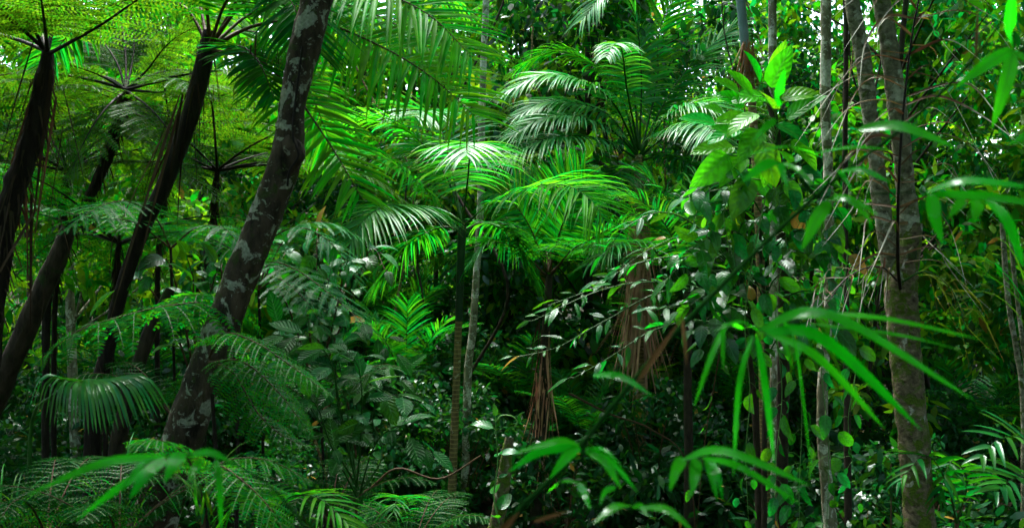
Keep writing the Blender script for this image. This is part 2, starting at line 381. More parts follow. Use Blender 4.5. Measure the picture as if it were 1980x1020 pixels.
M['sheath'] = bark_mat('bamboo_sheath', (0.09, 0.035, 0.009), (0.20, 0.095, 0.03), scale=6, bump=0.3, rough=0.6)
M['litter'] = bark_mat('leaf_litter', (0.006, 0.0045, 0.0025), (0.036, 0.022, 0.010), moss=(0.010, 0.03, 0.006), moss_amt=0.50, scale=4, stretch=(1, 1, 1), bump=1.0, pscale=1.2, pale=(0.06, 0.04, 0.016), pale_amt=0.66)

# ------------------------------------------------------------------ builders for leaves and fronds
def blades(mb, B, D, N, L, W, droop=0.3, widths=(0.8, 0.9, 0.25), mat=0):
    """small flat leaves, 2 quads or 3 quads each, bent along their length"""
    p = np.asarray(B, float).copy(); d = nrm(D); N = np.broadcast_to(N, p.shape)
    M_ = len(p); L = np.broadcast_to(L, (M_,)); W = np.broadcast_to(W, (M_,))
    h = 1.0 / (len(widths) - 1); rows = []
    for w in widths:
        s = nrm(np.cross(d, N)) * (W * 0.5 * w)[:, None]
        rows.append(np.stack([p - s, p + s], 1))
        p = p + d * (L * h)[:, None]
        g = np.zeros_like(d); g[:, 2] = -1
        d = nrm(d + g * droop * h)
    mb.grid(np.stack(rows, 1), mat)

def ortho(N, T):
    N = np.broadcast_to(np.asarray(N, float), T.shape)
    return nrm(N - T * np.sum(N * T, -1, keepdims=True))

def palm_frond(root, org, pts, up=(0, 0, 1), n=40, L=0.5, W=0.026, a0=72, a1=28, droop=1.0, vee=0.15, mat='palm', stem='stem_green',
               r=0.011, t0=0.2, seed=0, name='frond', gap=0.0, kind='stuff', fold=0.35, nseg=5):
    rng = np.random.default_rng(seed + 11)
    p, ln = resample(pts, 40)
    mb = MB(); tube(mb, p, np.interp(np.linspace(0, 1, 40), [0, 0.08, 0.5, 1], [r * 1.7, r, r * 0.7, r * 0.16]), seg=6)
    fr = mb.build(name, M[stem], root, org)
    T = tangents(p)
    tt = np.linspace(t0, 0.995, n)
    lf = MB()
    for s in (-1, 1):
        keep = rng.random(n) > gap
        t = np.clip(tt + rng.normal(0, 0.25 / n, n), t0, 0.998)[keep]
        idx = t * 39
        Bp = np.stack([np.interp(idx, np.arange(40), p[:, k]) for k in range(3)], 1)
        Tt = nrm(np.stack([np.interp(idx, np.arange(40), T[:, k]) for k in range(3)], 1))
        Nn = ortho(up, Tt); S = np.cross(Tt, Nn) * s
        q = (t - t0) / (1 - t0)
        a = np.radians(a0 + (a1 - a0) * q ** 1.3 + rng.normal(0, 4, len(t)))[:, None]
        v = (vee + rng.normal(0, 0.09, len(t)))[:, None]
        D = np.cos(a) * Tt + np.sin(a) * (S * np.cos(v) + Nn * np.sin(v))
        Ll = L * np.clip(np.sin(np.pi * (0.17 + 0.70 * q)), 0.05, 1) ** 0.75 * rng.uniform(0.88, 1.08, len(t))
        ribbons(lf, Bp, D, Nn + rng.normal(0, 0.12, Nn.shape), Ll, W * rng.uniform(0.8, 1.15, len(t)) * (0.75 + 0.25 * np.sin(np.pi * q)),
                nseg=nseg, droop=droop * rng.uniform(0.75, 1.3, len(t)), fold=fold, prof='strap')
    lf.build('leaflets', M[mat], fr, org, kind='stuff')
    return fr

def fern_frond(root, org, pts, up=(0, 0, 1), n=24, L=0.34, pn=14, W=0.019, a0=80, a1=45, droop=0.5, mat='fern', stem='stem_brown',
               r=0.006, t0=0.16, seed=0, name='frond', vee=0.0, pw=0.55):
    rng = np.random.default_rng(seed + 5)
    p, ln = resample(pts, 36)
    mb = MB(); tube(mb, p, np.interp(np.linspace(0, 1, 36), [0, 0.5, 1], [r * 1.5, r * 0.8, r * 0.2]), seg=6)
    fr = mb.build(name, M[stem], root, org)
    T = tangents(p); lf = MB(); K = 7
    for s in (-1, 1):
        t = np.clip(np.linspace(t0, 0.99, n) + rng.normal(0, 0.15 / n, n), t0, 0.995)
        idx = t * 35
        Bp = np.stack([np.interp(idx, np.arange(36), p[:, k]) for k in range(3)], 1)
        Tt = nrm(np.stack([np.interp(idx, np.arange(36), T[:, k]) for k in range(3)], 1))
        Nn = ortho(up, Tt); S = np.cross(Tt, Nn) * s
        q = (t - t0) / (1 - t0)
        a = np.radians(a0 + (a1 - a0) * q + rng.normal(0, 4, n))[:, None]
        v = (vee + rng.normal(0, 0.06, n))[:, None]
        d = nrm(np.cos(a) * Tt + np.sin(a) * (S * np.cos(v) + Nn * np.sin(v)))
        Ll = L * np.clip(np.sin(np.pi * (0.24 + 0.74 * q)), 0.04, 1) ** 0.8 * rng.uniform(0.9, 1.06, n)
        c = [Bp]; ds = [d]
        for k in range(K - 1):                       # the midline of each pinna
            c.append(c[-1] + ds[-1] * (Ll / (K - 1))[:, None])
            g = np.zeros_like(d); g[:, 2] = -1
            ds.append(nrm(ds[-1] + g * droop / (K - 1)))
        c = np.stack(c, 1); ds = np.stack(ds, 1)     # n,K,3
        mr = MB()
        # midrib of the pinna as a very thin blade
        sd = nrm(np.cross(ds, Nn[:, None])) * (0.0016 + 0.002 * (1 - np.linspace(0, 1, K)))[None, :, None]
        lf.grid(np.stack([c - sd, c + sd], 2), 1)
        u = np.linspace(0.04, 0.99, pn)
        ii = u * (K - 1); i0 = np.minimum(ii.astype(int), K - 2); f = (ii - i0)[None, :, None]
        pc = c[:, i0] * (1 - f) + c[:, i0 + 1] * f
        pd = nrm(ds[:, i0] * (1 - f) + ds[:, i0 + 1] * f)
        nn = np.broadcast_to(Nn[:, None], pc.shape); nn = nrm(nn - pd * np.sum(nn * pd, -1, keepdims=True))
        sv = np.cross(pd, nn)
        sp = (Ll[:, None] / pn) * np.ones((1, pn))
        taper = (np.clip(1 - u, 0, 1) ** 0.45)[None] * np.minimum(1, Ll / (0.55 * L))[:, None] ** 0.5
        for s2 in (-1, 1):
            D2 = pd * 0.42 + sv * s2 + nn * rng.normal(0.02, 0.12, (n, pn, 1))
            blades(lf, pc.reshape(-1, 3), D2.reshape(-1, 3), nn.reshape(-1, 3), (W * 2.0 * taper + 0.004).ravel(), (sp * pw).ravel(), droop=0.35)
    lf.build('leaflets', [M[mat], M['stem_green']], fr, org, kind='stuff')
    return fr

def arc(c, az, el, length, bend, n=6, wob=0.0, rng=None):
    """a stalk that leaves c at azimuth az / elevation el (degrees) and bows down"""
    d = np.array((math.sin(math.radians(az)) * math.cos(math.radians(el)), math.cos(math.radians(az)) * math.cos(math.radians(el)), math.sin(math.radians(el))))
    p = np.array(c, float); out = [p.copy()]
    for k in range(n):
        p = p + d * length / n; out.append(p.copy())
        d = nrm(d + np.array((0, 0, -1.0)) * bend / n * (0.4 + 1.2 * k / n))
        if wob and rng is not None: d = nrm(d + rng.normal(0, wob, 3))
    return np.array(out)

LEAF = {}
def leaf_mesh(key, mat, ratio, prof, fold=0.25, droop=0.6, nseg=7, wave=0.0):
    if key not in LEAF:
        out = []
        for k, dr in enumerate((0.45, 1.0, 1.7)):
            mb = MB(); ribbons(mb, [(0, 0, 0)], [(0, 1, 0)], [(0, 0, 1)], 1.0, ratio, nseg=nseg, droop=droop * dr, fold=fold * (1.2 - 0.2 * k), prof=prof, wave=wave)
            out.append(mb.mesh('leaf', M[mat]))
        LEAF[key] = out
    return LEAF[key]

def put_leaf(me, parent, org, pos, d, nn, size, name='leaf'):
    d = nrm(d); x = nrm(np.cross(d, nn)); z = np.cross(x, d)
    o = bpy.data.objects.new(name, me); COL.objects.link(o); o.parent = parent
    q = np.asarray(pos) - np.asarray(org)
    m = Matrix(((x[0], d[0], z[0], q[0]), (x[1], d[1], z[1], q[1]), (x[2], d[2], z[2], q[2]), (0, 0, 0, 1)))
    o.matrix_basis = m @ Matrix.Scale(size, 4)
    return o

def leafy(root, org, branches, step, meshes, size, rng, stem='stem_green', r=0.006, spread=1.0, droopy=0.35, face=(0, -0.35, 1.0), t0=0.15, twig=0.03, bname='branch', upn=0.35):
    """branches with leaves of their own along both sides"""
    for b in branches:
        p, ln = resample(b, max(8, int(6 + 10 * np.linalg.norm(np.asarray(b)[-1] - np.asarray(b)[0]))))
        T = tangents(p); k = max(2, int(ln * (1 - t0) / step)); sm = MB(); tube(sm, p, np.linspace(r * 1.4, r * 0.4, len(p)), seg=5)
        for i in range(k + 1):
            t = min(1.0, max(t0, t0 + (1 - t0) * (i + rng.uniform(-0.45, 0.45)) / k)) if i < k else 1.0
            j = min(t * (len(p) - 1), len(p) - 1.001); a = int(j)
            pos = p[a] + (p[a + 1] - p[a]) * (j - a); tg = T[a]
            up = nrm(np.asarray(face) + rng.normal(0, upn, 3))
            sd = nrm(np.cross(tg, up)) * (1 if i % 2 else -1)
            d = nrm(tg * rng.uniform(0.35, 0.9) + sd * spread * rng.uniform(0.5, 1.1) + np.array((0, 0, -droopy)) + rng.normal(0, 0.18, 3))
            if i == k: d = nrm(tg + np.array((0, 0, -droopy * 0.6)))
            pl = twig * rng.uniform(0.6, 1.5); q1 = pos + nrm(d + (0, 0, 0.5)) * pl
            tube(sm, np.array([pos, (pos + q1) / 2 + (0, 0, 0.1 * pl), q1]), np.array((r * 0.45, r * 0.3, r * 0.3)), seg=4)
            put_leaf(meshes[rng.integers(len(meshes))], root, org, q1, d, up, size * rng.uniform(0.45, 1.25))
        sm.build(bname, M[stem], root, org)

def dead_strips(mb, c, n, L, W, rng, spread=0.06, z0=0.25, lean=(0, 0, 0), droop=1.2, flare=0.14):
    """hanging dead leaf strips round a stem at c"""
    a = rng.uniform(0, 2 * np.pi, n)
    B = np.asarray(c) + np.stack([np.cos(a) * spread * 0.5, np.sin(a) * spread * 0.5, rng.uniform(-z0, z0, n)], 1)
    D = np.stack([np.cos(a) * flare, np.sin(a) * flare, -np.ones(n)], 1) + np.asarray(lean) + rng.normal(0, 0.12, (n, 3))
    Nn = np.stack([np.cos(a), np.sin(a), 0.2 * np.ones(n)], 1)
    ribbons(mb, B, D, Nn, L * rng.uniform(0.5, 1.1, n), W * rng.uniform(0.5, 1.2, n), nseg=5, droop=droop, fold=0.25, prof='grass')

def base_of(pts):
    b = np.array(pts[0] if pts[0][2] < pts[-1][2] else pts[-1], float)
    b[2] = float(ground_z(b[0], b[1])) - 0.05
    return b

def trunk(root, org, pts, rad, mat, seg=14, n=60, bump=0.0, freq=4.0, name='trunk', seed=0):
    mb = MB(); tube(mb, pts, rad, seg=seg, n=n, bump=bump, freq=freq, seed=seed)
    return mb.build(name, M[mat], root, org)

def copy_tree(o, parent=None):
    c = o.copy(); COL.objects.link(c); c.parent = parent
    for ch in o.children: copy_tree(ch, c)
    return c

# ------------------------------------------------------------------ the forest floor
def make_ground():
    ax = np.concatenate([np.linspace(-150, -14, 14), np.linspace(-13, 13, 90), np.linspace(14, 150, 14)])
    ay = np.concatenate([np.linspace(-120, -4, 10), np.linspace(-3, 24, 90), np.linspace(26, 200, 40)])
    X, Y = np.meshgrid(ax, ay)
    Z = ground_z(X, Y)
    for i in range(Z.shape[0]):
        for j in range(Z.shape[1]):
            if abs(X[i, j]) < 14 and -3 < Y[i, j] < 25:
                Z[i, j] += 0.07 * mnoise.fractal(Vector((X[i, j] * 1.6, Y[i, j] * 1.6, 0)), 0.8, 2.0, 4)
    mb = MB(); mb.grid(np.stack([X, Y, Z], -1))
    mb.build('ground', M['litter'], kind='structure')
make_ground()

# ------------------------------------------------------------------ the forest behind: trees and shrubs as copies of a few kinds
def clump_leaves(mb, C, R, nper, L, W, rng, up=0.8, out=0.7, mat=0):
    for c, r in zip(C, R):
        k = int(nper * rng.uniform(0.7, 1.3))
        u = nrm(rng.normal(0, 1, (k, 3))) * (rng.random((k, 1)) ** 0.45)
        pos = c + u * r * np.array((1, 1, 0.72))
        D = u * out + rng.normal(0, 0.55, (k, 3)) + np.array((0, 0, -0.25))
        Nn = nrm(rng.normal(0, 0.5, (k, 3)) + np.array((0, 0, up)) + u * 0.4)
        s = rng.uniform(0.6, 1.25, k)
        blades(mb, pos, D, Nn, L * s, W * s, droop=0.5, widths=(0.12, 0.95, 0.8, 0.05), mat=mat)

def proto_tree(seed, h, r, low, nclump, nper, leaf, mat, bark, rt=0.06, lean=0.3):
    rng = np.random.default_rng(seed)
    root = bpy.data.objects.new('forest_tree', None); COL.objects.link(root)
    top = np.array((rng.normal(0, lean), rng.normal(0, lean), h * 0.92))
    path = [(0, 0, -0.1), (rng.normal(0, lean * 0.4), rng.normal(0, lean * 0.4), h * 0.45), top]
    tp = spline(path, 14)
    mb = MB(); tube(mb, tp, np.linspace(rt, rt * 0.3, 14), seg=8)
    zz = rng.uniform(low, 1.0, nclump) * h
    ang = rng.uniform(0, 2 * np.pi, nclump)
    prof = r * np.sqrt(np.clip(1 - ((zz / h - 0.5 * (low + 1)) / (0.62 * (1 - low))) ** 2, 0.12, 1))
    rad = prof * rng.uniform(0.25, 1.0, nclump) ** 0.6
    cx = np.interp(zz, tp[:, 2], tp[:, 0]); cy = np.interp(zz, tp[:, 2], tp[:, 1])
    C = np.stack([cx + np.cos(ang) * rad, cy + np.sin(ang) * rad, zz], 1)
    for c in C[::2]:
        z0 = max(0.1, c[2] - rng.uniform(0.2, 0.5) * h * 0.3 - 0.2)
        b = np.array((np.interp(z0, tp[:, 2], tp[:, 0]), np.interp(z0, tp[:, 2], tp[:, 1]), z0))
        tube(mb, [b, (b + c) / 2 + rng.normal(0, 0.06, 3), c], np.array((rt * 0.28, rt * 0.18, rt * 0.08)), seg=5, n=7)
    mb.build('trunk', M[bark], root)
    lf = MB(); clump_leaves(lf, C, r * rng.uniform(0.2, 0.36, nclump), nper, leaf[0], leaf[1], rng)
    lf.build('crown', M[mat], root, smooth_=False)
    return root

TREE_KINDS = [
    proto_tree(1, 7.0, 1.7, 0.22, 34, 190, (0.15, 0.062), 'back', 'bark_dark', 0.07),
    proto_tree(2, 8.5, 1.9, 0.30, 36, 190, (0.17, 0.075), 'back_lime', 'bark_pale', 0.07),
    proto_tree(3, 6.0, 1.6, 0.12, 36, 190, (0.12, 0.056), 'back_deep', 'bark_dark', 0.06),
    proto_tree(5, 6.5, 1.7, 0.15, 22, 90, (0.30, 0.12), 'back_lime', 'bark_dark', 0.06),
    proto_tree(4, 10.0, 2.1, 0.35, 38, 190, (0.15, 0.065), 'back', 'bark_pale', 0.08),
]
def proto_shrub(seed, h, r, nclump, nper, leaf, mat):
    rng = np.random.default_rng(seed)
    root = bpy.data.objects.new('understorey_shrub', None); COL.objects.link(root)
    mb = MB(); C = []
    for k in range(nclump):
        a = rng.uniform(0, 2 * np.pi); q = rng.uniform(0.1, 1) ** 0.5
        C.append((math.cos(a) * r * q, math.sin(a) * r * q, h * rng.uniform(0.12, 1.0) * (1 - 0.35 * q)))
    C = np.array(C)
    for c in C: tube(mb, [(c[0] * 0.1, c[1] * 0.1, -0.05), (c[0] * 0.5, c[1] * 0.5, c[2] * 0.6), c], np.array((0.012, 0.008, 0.003)), seg=5, n=8)
    mb.build('stem', M['stem_brown'], root)
    lf = MB(); clump_leaves(lf, C, r * rng.uniform(0.22, 0.4, nclump), nper, leaf[0], leaf[1], rng, up=0.9)
    lf.build('foliage', M[mat], root, smooth_=False)
    return root
SHRUB_KINDS = [
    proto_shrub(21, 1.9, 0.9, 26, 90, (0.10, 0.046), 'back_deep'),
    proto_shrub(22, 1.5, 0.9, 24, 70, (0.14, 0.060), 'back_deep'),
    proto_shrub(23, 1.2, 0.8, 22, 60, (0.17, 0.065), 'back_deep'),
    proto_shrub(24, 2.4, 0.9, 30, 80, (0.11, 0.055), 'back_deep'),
]
MARKS = [(250, 'behind the left-edge tree ferns'), (480, 'behind the dark-trunked palm'), (700, 'right of the leaning lichened tree'), (850, 'left of the slender middle palm'),
         (1000, 'behind the slender middle palm'), (1180, 'behind the low middle palm'), (1350, 'behind the large-crowned palm'), (1550, 'behind the lime climber'),
         (1720, 'behind the slender pale trunk'), (1860, 'behind the forked tree'), (9999, 'at the right edge beyond the forked tree')]
ORD = ['leftmost', 'second from left', 'third from left', 'fourth from left', 'fifth from left']
def single_out(items):
    """items: (object, label stem, rows word); tells look-alikes apart by what they stand behind, then by order"""
    by = {}
    for o, stem, row in items:
        px = 990 + o.location.x / o.location.y / KPX
        mark = next(m for lim, m in MARKS if px < lim)
        by.setdefault(stem + ' ' + row + mark, []).append((px, o))
    for lab, v in by.items():
        v.sort(key=lambda t: t[0])
        for i, (px, o) in enumerate(v): o["label"] = lab + ('' if len(v) == 1 else ', ' + ORD[i])
def scatter_copies(kinds, spots, label, cat, group, rng, smin, smax, rows):
    used = set(); items = []
    for (k, x, y, s) in spots:
        px = 990 + x / y / KPX
        if px < -140 or px > 2120: continue            # wholly outside the picture
        root = kinds[k] if k not in used else copy_tree(kinds[k])
        used.add(k)
        root.location = (x, y, float(ground_z(x, y)))
        root.rotation_euler = (0, 0, rng.uniform(0, 6.28))
        sc = s * rng.uniform(smin, smax)
        root.scale = (sc, sc, sc)
        tag(root, label[k], cat, group[k])
        items.append((root, label[k], next(r for lim, r in rows if y < lim)))
    single_out(items)

rng = np.random.default_rng(77)
spots = []
for y, xs, ks in ((16.5, np.arange(-9.5, 10, 2.1), (0, 2, 1, 3)), (20, np.arange(-12, 12.5, 2.3), (1, 0, 4, 3)), (24.5, np.arange(-15, 15.5, 2.7), (4, 1, 0))):
    for i, x in enumerate(xs):
        spots.append((ks[rng.integers(len(ks))], x + rng.normal(0, 0.6), y + rng.normal(0, 0.9), 1.0))
# the taller dark trees seen between the palms, and the thicket at the sides
for k, x, y, s in ((2, 1.2, 15.5, 1.25), (2, 3.6, 14.6, 1.1), (0, 6.8, 11.5, 0.9), (0, 7.8, 13.5, 1.0), (2, -6.8, 12.8, 1.0), (0, -8.2, 10.5, 0.95), (1, -3.4, 15.0, 0.95), (1, 0.2, 17.5, 1.1), (0, 5.2, 13.2, 1.0), (2, 6.0, 9.6, 0.75), (1, -5.0, 11.5, 0.85), (0, -2.9, 18.6, 1.1), (4, -3.3, 21.5, 1.1), (3, -4.2, 13.6, 0.8), (3, 4.4, 12.2, 0.7), (3, 7.0, 12.4, 0.9), (0, 7.3, 17.6, 1.35), (2, 8.8, 13.2, 1.1), (0, 4.2, 18.4, 1.4), (1, -1.8, 19.5, 1.0)):
    spots.append((k, x, y, s))
scatter_copies(TREE_KINDS, spots,
               ['mid green forest tree', 'lime green forest tree', 'dark dense forest tree', 'broad-leaved forest tree', 'tall pale-trunked forest tree'],
               'tree', ['mid green forest trees', 'lime green forest trees', 'dark forest trees', 'broad-leaved forest trees', 'tall pale-trunked forest trees'], rng, 0.85, 1.2, ((16, 'near '), (18.4, 'middling far '), (22.3, 'far '), (99, 'farthest ')))
spots = []
for y, xs in ((11.6, np.arange(-6.2, 6.5, 1.25)), (13.2, np.arange(-7.5, 7.6, 1.3)), (14.8, np.arange(-8, 8.5, 1.6))):
    for x in xs:
        spots.append((int(rng.integers(4)), x + rng.normal(0, 0.3), y + rng.normal(0, 0.35), 1.0))
for y, xs in ((17.2, np.arange(-9.5, 9.6, 1.7)), (20.0, np.arange(-11, 11.5, 2.1)), (23.5, np.arange(-13, 13.5, 2.5))):
    for x in xs:
        spots.append((int(rng.choice((0, 1, 3))), x + rng.normal(0, 0.3), y + rng.normal(0, 0.35), 1.25 + 0.06 * (y - 17)))
for x, y in ((-4.6, 8.4), (-3.8, 9.6), (-2.6, 9.2), (-1.9, 10.2), (3.9, 9.4), (2.9, 10.3), (1.6, 10.6), (0.6, 10.9), (-0.6, 11.2), (-5.4, 9.8), (5.6, 10.4), (3.2, 8.4)):
    spots.append((int(rng.integers(4)), x, y, 0.9))
scatter_copies(SHRUB_KINDS, spots,
               ['dark small-leaved shrub', 'dark broad-leaved shrub', 'low dark large-leaved shrub', 'tall dark shrub'],
               'shrub', ['dark shrubs', 'broad-leaved shrubs', 'low large-leaved shrubs', 'tall understorey shrubs'], rng, 0.8, 1.2, ((11.3, 'near '), (12.4, 'in the front row '), (14, 'in the second row '), (16, 'in the third row '), (18.6, 'far '), (21.8, 'farther '), (99, 'farthest ')))

def proto_palmling(seed, mat):
    rng = np.random.default_rng(seed)
    root = bpy.data.objects.new('understorey_palm', None); COL.objects.link(root)
    mb = MB(); tube(mb, [(0, 0, -0.05), (0.03, 0, 0.5), (0.02, 0.02, 1.1)], np.array((0.035, 0.03, 0.025)), seg=8, n=8); mb.build('trunk', M['bark_dark'], root)
    for i in range(9):
        palm_frond(root, (0, 0, 0), arc((0.02, 0.02, 1.1), i * 40 + rng.normal(0, 10), rng.uniform(35, 75), rng.uniform(1.1, 1.6), rng.uniform(0.9, 1.6)), n=30, L=0.42, W=0.034, droop=0.8, mat=mat, r=0.009, seed=seed * 9 + i, nseg=4, gap=0.05)
    return root
PALM_KINDS = [proto_palmling(61, 'palm_mid'), proto_palmling(62, 'palm_dark')]
pspots = [(0, -1.4, 13.4, 1.1), (1, -2.6, 12.6, 0.9), (0, -3.6, 14.0, 1.2), (1, 0.2, 13.8, 1.0), (0, 1.9, 15.0, 1.3), (1, 3.0, 13.2, 1.0), (0, 4.4, 15.4, 1.3), (1, -5.0, 13.0, 1.1), (0, -1.9, 16.4, 1.4), (1, 0.9, 12.4, 0.7), (1, 5.6, 12.0, 0.9), (0, -0.4, 18.0, 1.6), (1, 6.6, 15.0, 1.2), (1, -1.0, 11.8, 0.6)]
scatter_copies(PALM_KINDS, pspots, ['mid green small palm', 'dark small palm'], 'palm', ['mid green understorey palms', 'dark understorey palms'], rng, 0.85, 1.15, ((12.8, 'near '), (14.5, 'farther '), (99, 'far ')))
lrng = np.random.default_rng(64); lianas = []
for k in range(14):
    x, y = lrng.uniform(-6, 6), lrng.uniform(11.5, 16.5); z0 = float(ground_z(x, y))
    pts = [np.array((x, y, z0 - 0.05))] + [np.array((x + lrng.normal(0, 0.35), y + lrng.normal(0, 0.25), z0 + h)) for h in (1.2, 2.6, 4.2, 6.0, 8.0)]
    mb = MB(); tube(mb, pts, np.linspace(0.018, 0.010, 6) * lrng.uniform(0.6, 1.5), seg=6, n=40)
    o = bpy.data.objects.new('liana', mb.mesh('liana', M['bark_palm' if k % 2 else 'bark_dark'], pts[0])); COL.objects.link(o); o.location = tuple(pts[0])
    tag(o, 'liana', 'liana', 'lianas'); lianas.append((o, 'thin pale liana' if k % 2 else 'thin dark liana', 'hanging '))
single_out(lianas)

def make_far_forest():
    rng = np.random.default_rng(5)
    mb = MB(); n = 620
    x = rng.uniform(-34, 34, n); y = rng.uniform(29, 46, n); z = ground_z(x, y) + rng.uniform(0.0, 15.5, n)
    clump_leaves(mb, np.stack([x, y, z], 1), rng.uniform(0.8, 1.7, n), 150, 0.30, 0.14, rng)
    o = mb.build('far_forest', M['back'], kind='stuff', smooth_=False)
    tag(o, 'far-off wall of forest leaves with white sky between', 'forest')
make_far_forest()

def make_canopy():
    """unseen canopy over the photographer and round the clearing, shaped to shade near plants"""
    rng = np.random.default_rng(9)
    mb = MB(); C = []
    while len(C) < 760:
        x, y = rng.uniform(-26, 26), rng.uniform(-18, 26)
        z = rng.uniform(8.5, 13)
        if ((x - 0.2) / 5.4) ** 2 + ((y - 12.2) / 7.0) ** 2 < 1 or y > 18 and abs(x) < 14: continue
        if ((x - 0.8) / 1.8) ** 2 + ((y - 1.5) / 2.2) ** 2 < 1: continue      # gap cut in the canopy so light reaches the bamboo
        C.append((x, y, z))
    while len(C) < 960:            # unseen lower boughs added to shade the bank and the near plants
        x, y = rng.uniform(-12, 12), rng.uniform(-8, 7.6)
        if ((x - 0.8) / 1.8) ** 2 + ((y - 1.5) / 2.2) ** 2 < 1 or y > 5.0 and x > -9: continue
        C.append((x, y, rng.uniform(6.3, 8.5)))
    while len(C) < 1080:           # unseen boughs added over the right-hand trees to darken the lower right
        x, y = rng.uniform(1.6, 9), rng.uniform(3.5, 10.5)
        if x > 0.28 * y + 0.4: C.append((x, y, rng.uniform(6.6, 8.8)))
    for k in range(620):           # unseen walls of leaves behind and beside the photographer, added to block sky light
        a = rng.uniform(0, 2 * math.pi); q = rng.uniform(9, 18)
        x, y = math.sin(a) * q * 1.1, 3 + math.cos(a) * q
        if y > 5 and abs(x) < y * 0.62 + 1.5: continue
        C.append((x, y, rng.uniform(0.3, 10)))
    C = np.array(C)
    clump_leaves(mb, C, rng.uniform(0.9, 1.6, len(C)), 48, 0.46, 0.22, rng)
    o = mb.build('shade_canopy', M['back'], kind='stuff', smooth_=False)
    tag(o, 'unseen leaf canopy overhead and around the clearing, shaped for shade', 'canopy')
make_canopy()

# ------------------------------------------------------------------ trees with bare trunks
def simple_tree(name, label, cat, trunks, mat, seg=14, n=70, bump=0.1, freq=5.0, seed=0, names=None, mats=None):
    allp = [PP(t[0], t[2]) for t in trunks]
    lowest = min((p[np.argmin(p[:, 2])] for p in allp), key=lambda q: q[2])
    b = np.array((lowest[0], lowest[1], float(ground_z(lowest[0], lowest[1])) - 0.05))
    root = thing(name, label, cat, b)
    for i, (p, t) in enumerate(zip(allp, trunks)):
        if i == 0:
            q = p[np.argmin(p[:, 2])]
            if q[2] > b[2]:
                p = np.vstack([p, b]) if p[-1][2] < p[0][2] else np.vstack([b, p])
                t = (t[0], list(t[1]) + [t[1][-1] * 1.15], t[2])
        trunk(root, b, p, np.array(t[1]) * KPX * t[2], mats[i] if mats else mat, seg, n, bump, freq, name=(names[i] if names else 'trunk'), seed=seed + i)
    return root, b

# the leaning lichened tree in front: half-widths are photo pixels at that distance
root, b = simple_tree('leaning_tree', 'leaning dark tree trunk blotched with pale lichen, crossing the fern thicket', 'tree',
    [([(640, -130), (612, 0), (588, 100), (566, 200), (556, 300), (520, 400), (488, 480), (452, 570), (424, 650), (392, 740), (362, 820), (318, 950), (280, 1060), (240, 1200)],
      [29, 30, 29, 25, 30, 30, 33, 33, 35, 36, 38, 42, 47, 54], 5.2)], 'bark_lichen', seg=36, n=190, bump=0.12, freq=9.0)
# knot and thin climber on it
mb = MB(); tube(mb, PP([(585, 90), (572, 190), (566, 262), (577, 300), (560, 330), (556, 360)], 5.11), 0.006, seg=5, n=30); mb.build('climbing_stem', M['stem_black'], root, b)
mb = MB(); tube(mb, PP([(556, 262), (565, 285), (570, 305), (560, 330)], 5.15), np.array((10, 21, 20, 8)) * KPX * 5.2, seg=14, n=16, bump=0.25, freq=14); mb.build('knot', M['bark_lichen'], root, b)

# forked mossy tree on the right
root, b = simple_tree('forked_tree', 'forked tree with brown mossy lower trunk beside the dead brown palm', 'tree',
    [([(1762, 430), (1752, 500), (1742, 560), (1748, 640), (1756, 720), (1764, 820), (1772, 920), (1780, 1030), (1788, 1160)], [20, 27, 31, 29, 29, 29, 29, 30, 33], 5.6),
     ([(1640, -60), (1652, 30), (1668, 110), (1680, 200), (1693, 300), (1702, 380), (1713, 450), (1726, 520), (1740, 580)], [13, 14, 15, 15, 15, 16, 17, 19, 16], 5.62),
     ([(1690, -60), (1710, 30), (1722, 110), (1734, 200), (1745, 300), (1752, 370), (1758, 440), (1752, 520)], [15, 17, 17, 18, 18, 18, 20, 22], 5.6)],
    'bark_moss', seg=22, n=110, bump=0.12, freq=11.0, names=['trunk', 'fork', 'fork'], mats=['bark_moss', 'bark_grey', 'bark_grey'])
mb = MB(); tube(mb, PP([(1762, 500), (1764, 488), (1768, 478)], 5.5), np.array((9, 9, 5)) * KPX * 5.5, seg=10, n=5, bump=0.2, freq=20); mb.build('knot', M['bark_dark'], root, b)

simple_tree('slender_tree', 'slender pale mottled trunk standing just before the forked tree, moss near its foot', 'tree',
    [([(1596, -60), (1597, 60), (1596, 200), (1601, 330), (1603, 450), (1604, 560), (1596, 680), (1590, 760), (1592, 860), (1600, 960), (1606, 1040)], [10, 10, 10, 9, 9, 9, 9, 10, 11, 12, 13], 7.2)], 'bark_pale', seg=12, n=90, bump=0.14, freq=9, seed=3)
simple_tree('slender_tree', 'straight white-barked trunk rising behind the lime green climber', 'tree',
    [([(1493, -60), (1494, 80), (1495, 300), (1496, 600), (1500, 1000)], [8, 8, 8, 8, 9], 9.5)], 'bark_pale', seg=10, n=60, bump=0.1, freq=9, seed=4)
simple_tree('slender_tree', 'thin dark straight trunk between two pale trunks at the upper right', 'tree',
    [([(1634, -60), (1636, 100), (1634, 300), (1636, 600), (1640, 1000)], [5, 5, 5, 6, 7], 8.4)], 'bark_dark', seg=10, n=50, bump=0.1, freq=9, seed=4)
simple_tree('forest_sapling', 'thin pale twin-stemmed tree at the far right edge in shade', 'tree',
    [([(1938, 430), (1944, 520), (1952, 600), (1966, 680), (1980, 800)], [5, 5, 5, 5, 6], 9.5), ([(1952, 430), (1960, 520), (1972, 620), (1985, 720)], [4, 4, 4, 4], 9.6)], 'bark_grey', seg=10, n=40, bump=0.1, freq=9, seed=6)
simple_tree('forest_sapling', 'dark leaning trunk low behind the tree ferns at the far left', 'tree',
    [([(135, 440), (110, 500), (70, 590), (30, 680), (5, 740), (-40, 860)], [14, 18, 20, 21, 22, 24], 6.6)], 'bark_dark', seg=12, n=50, bump=0.15, freq=9, seed=7)
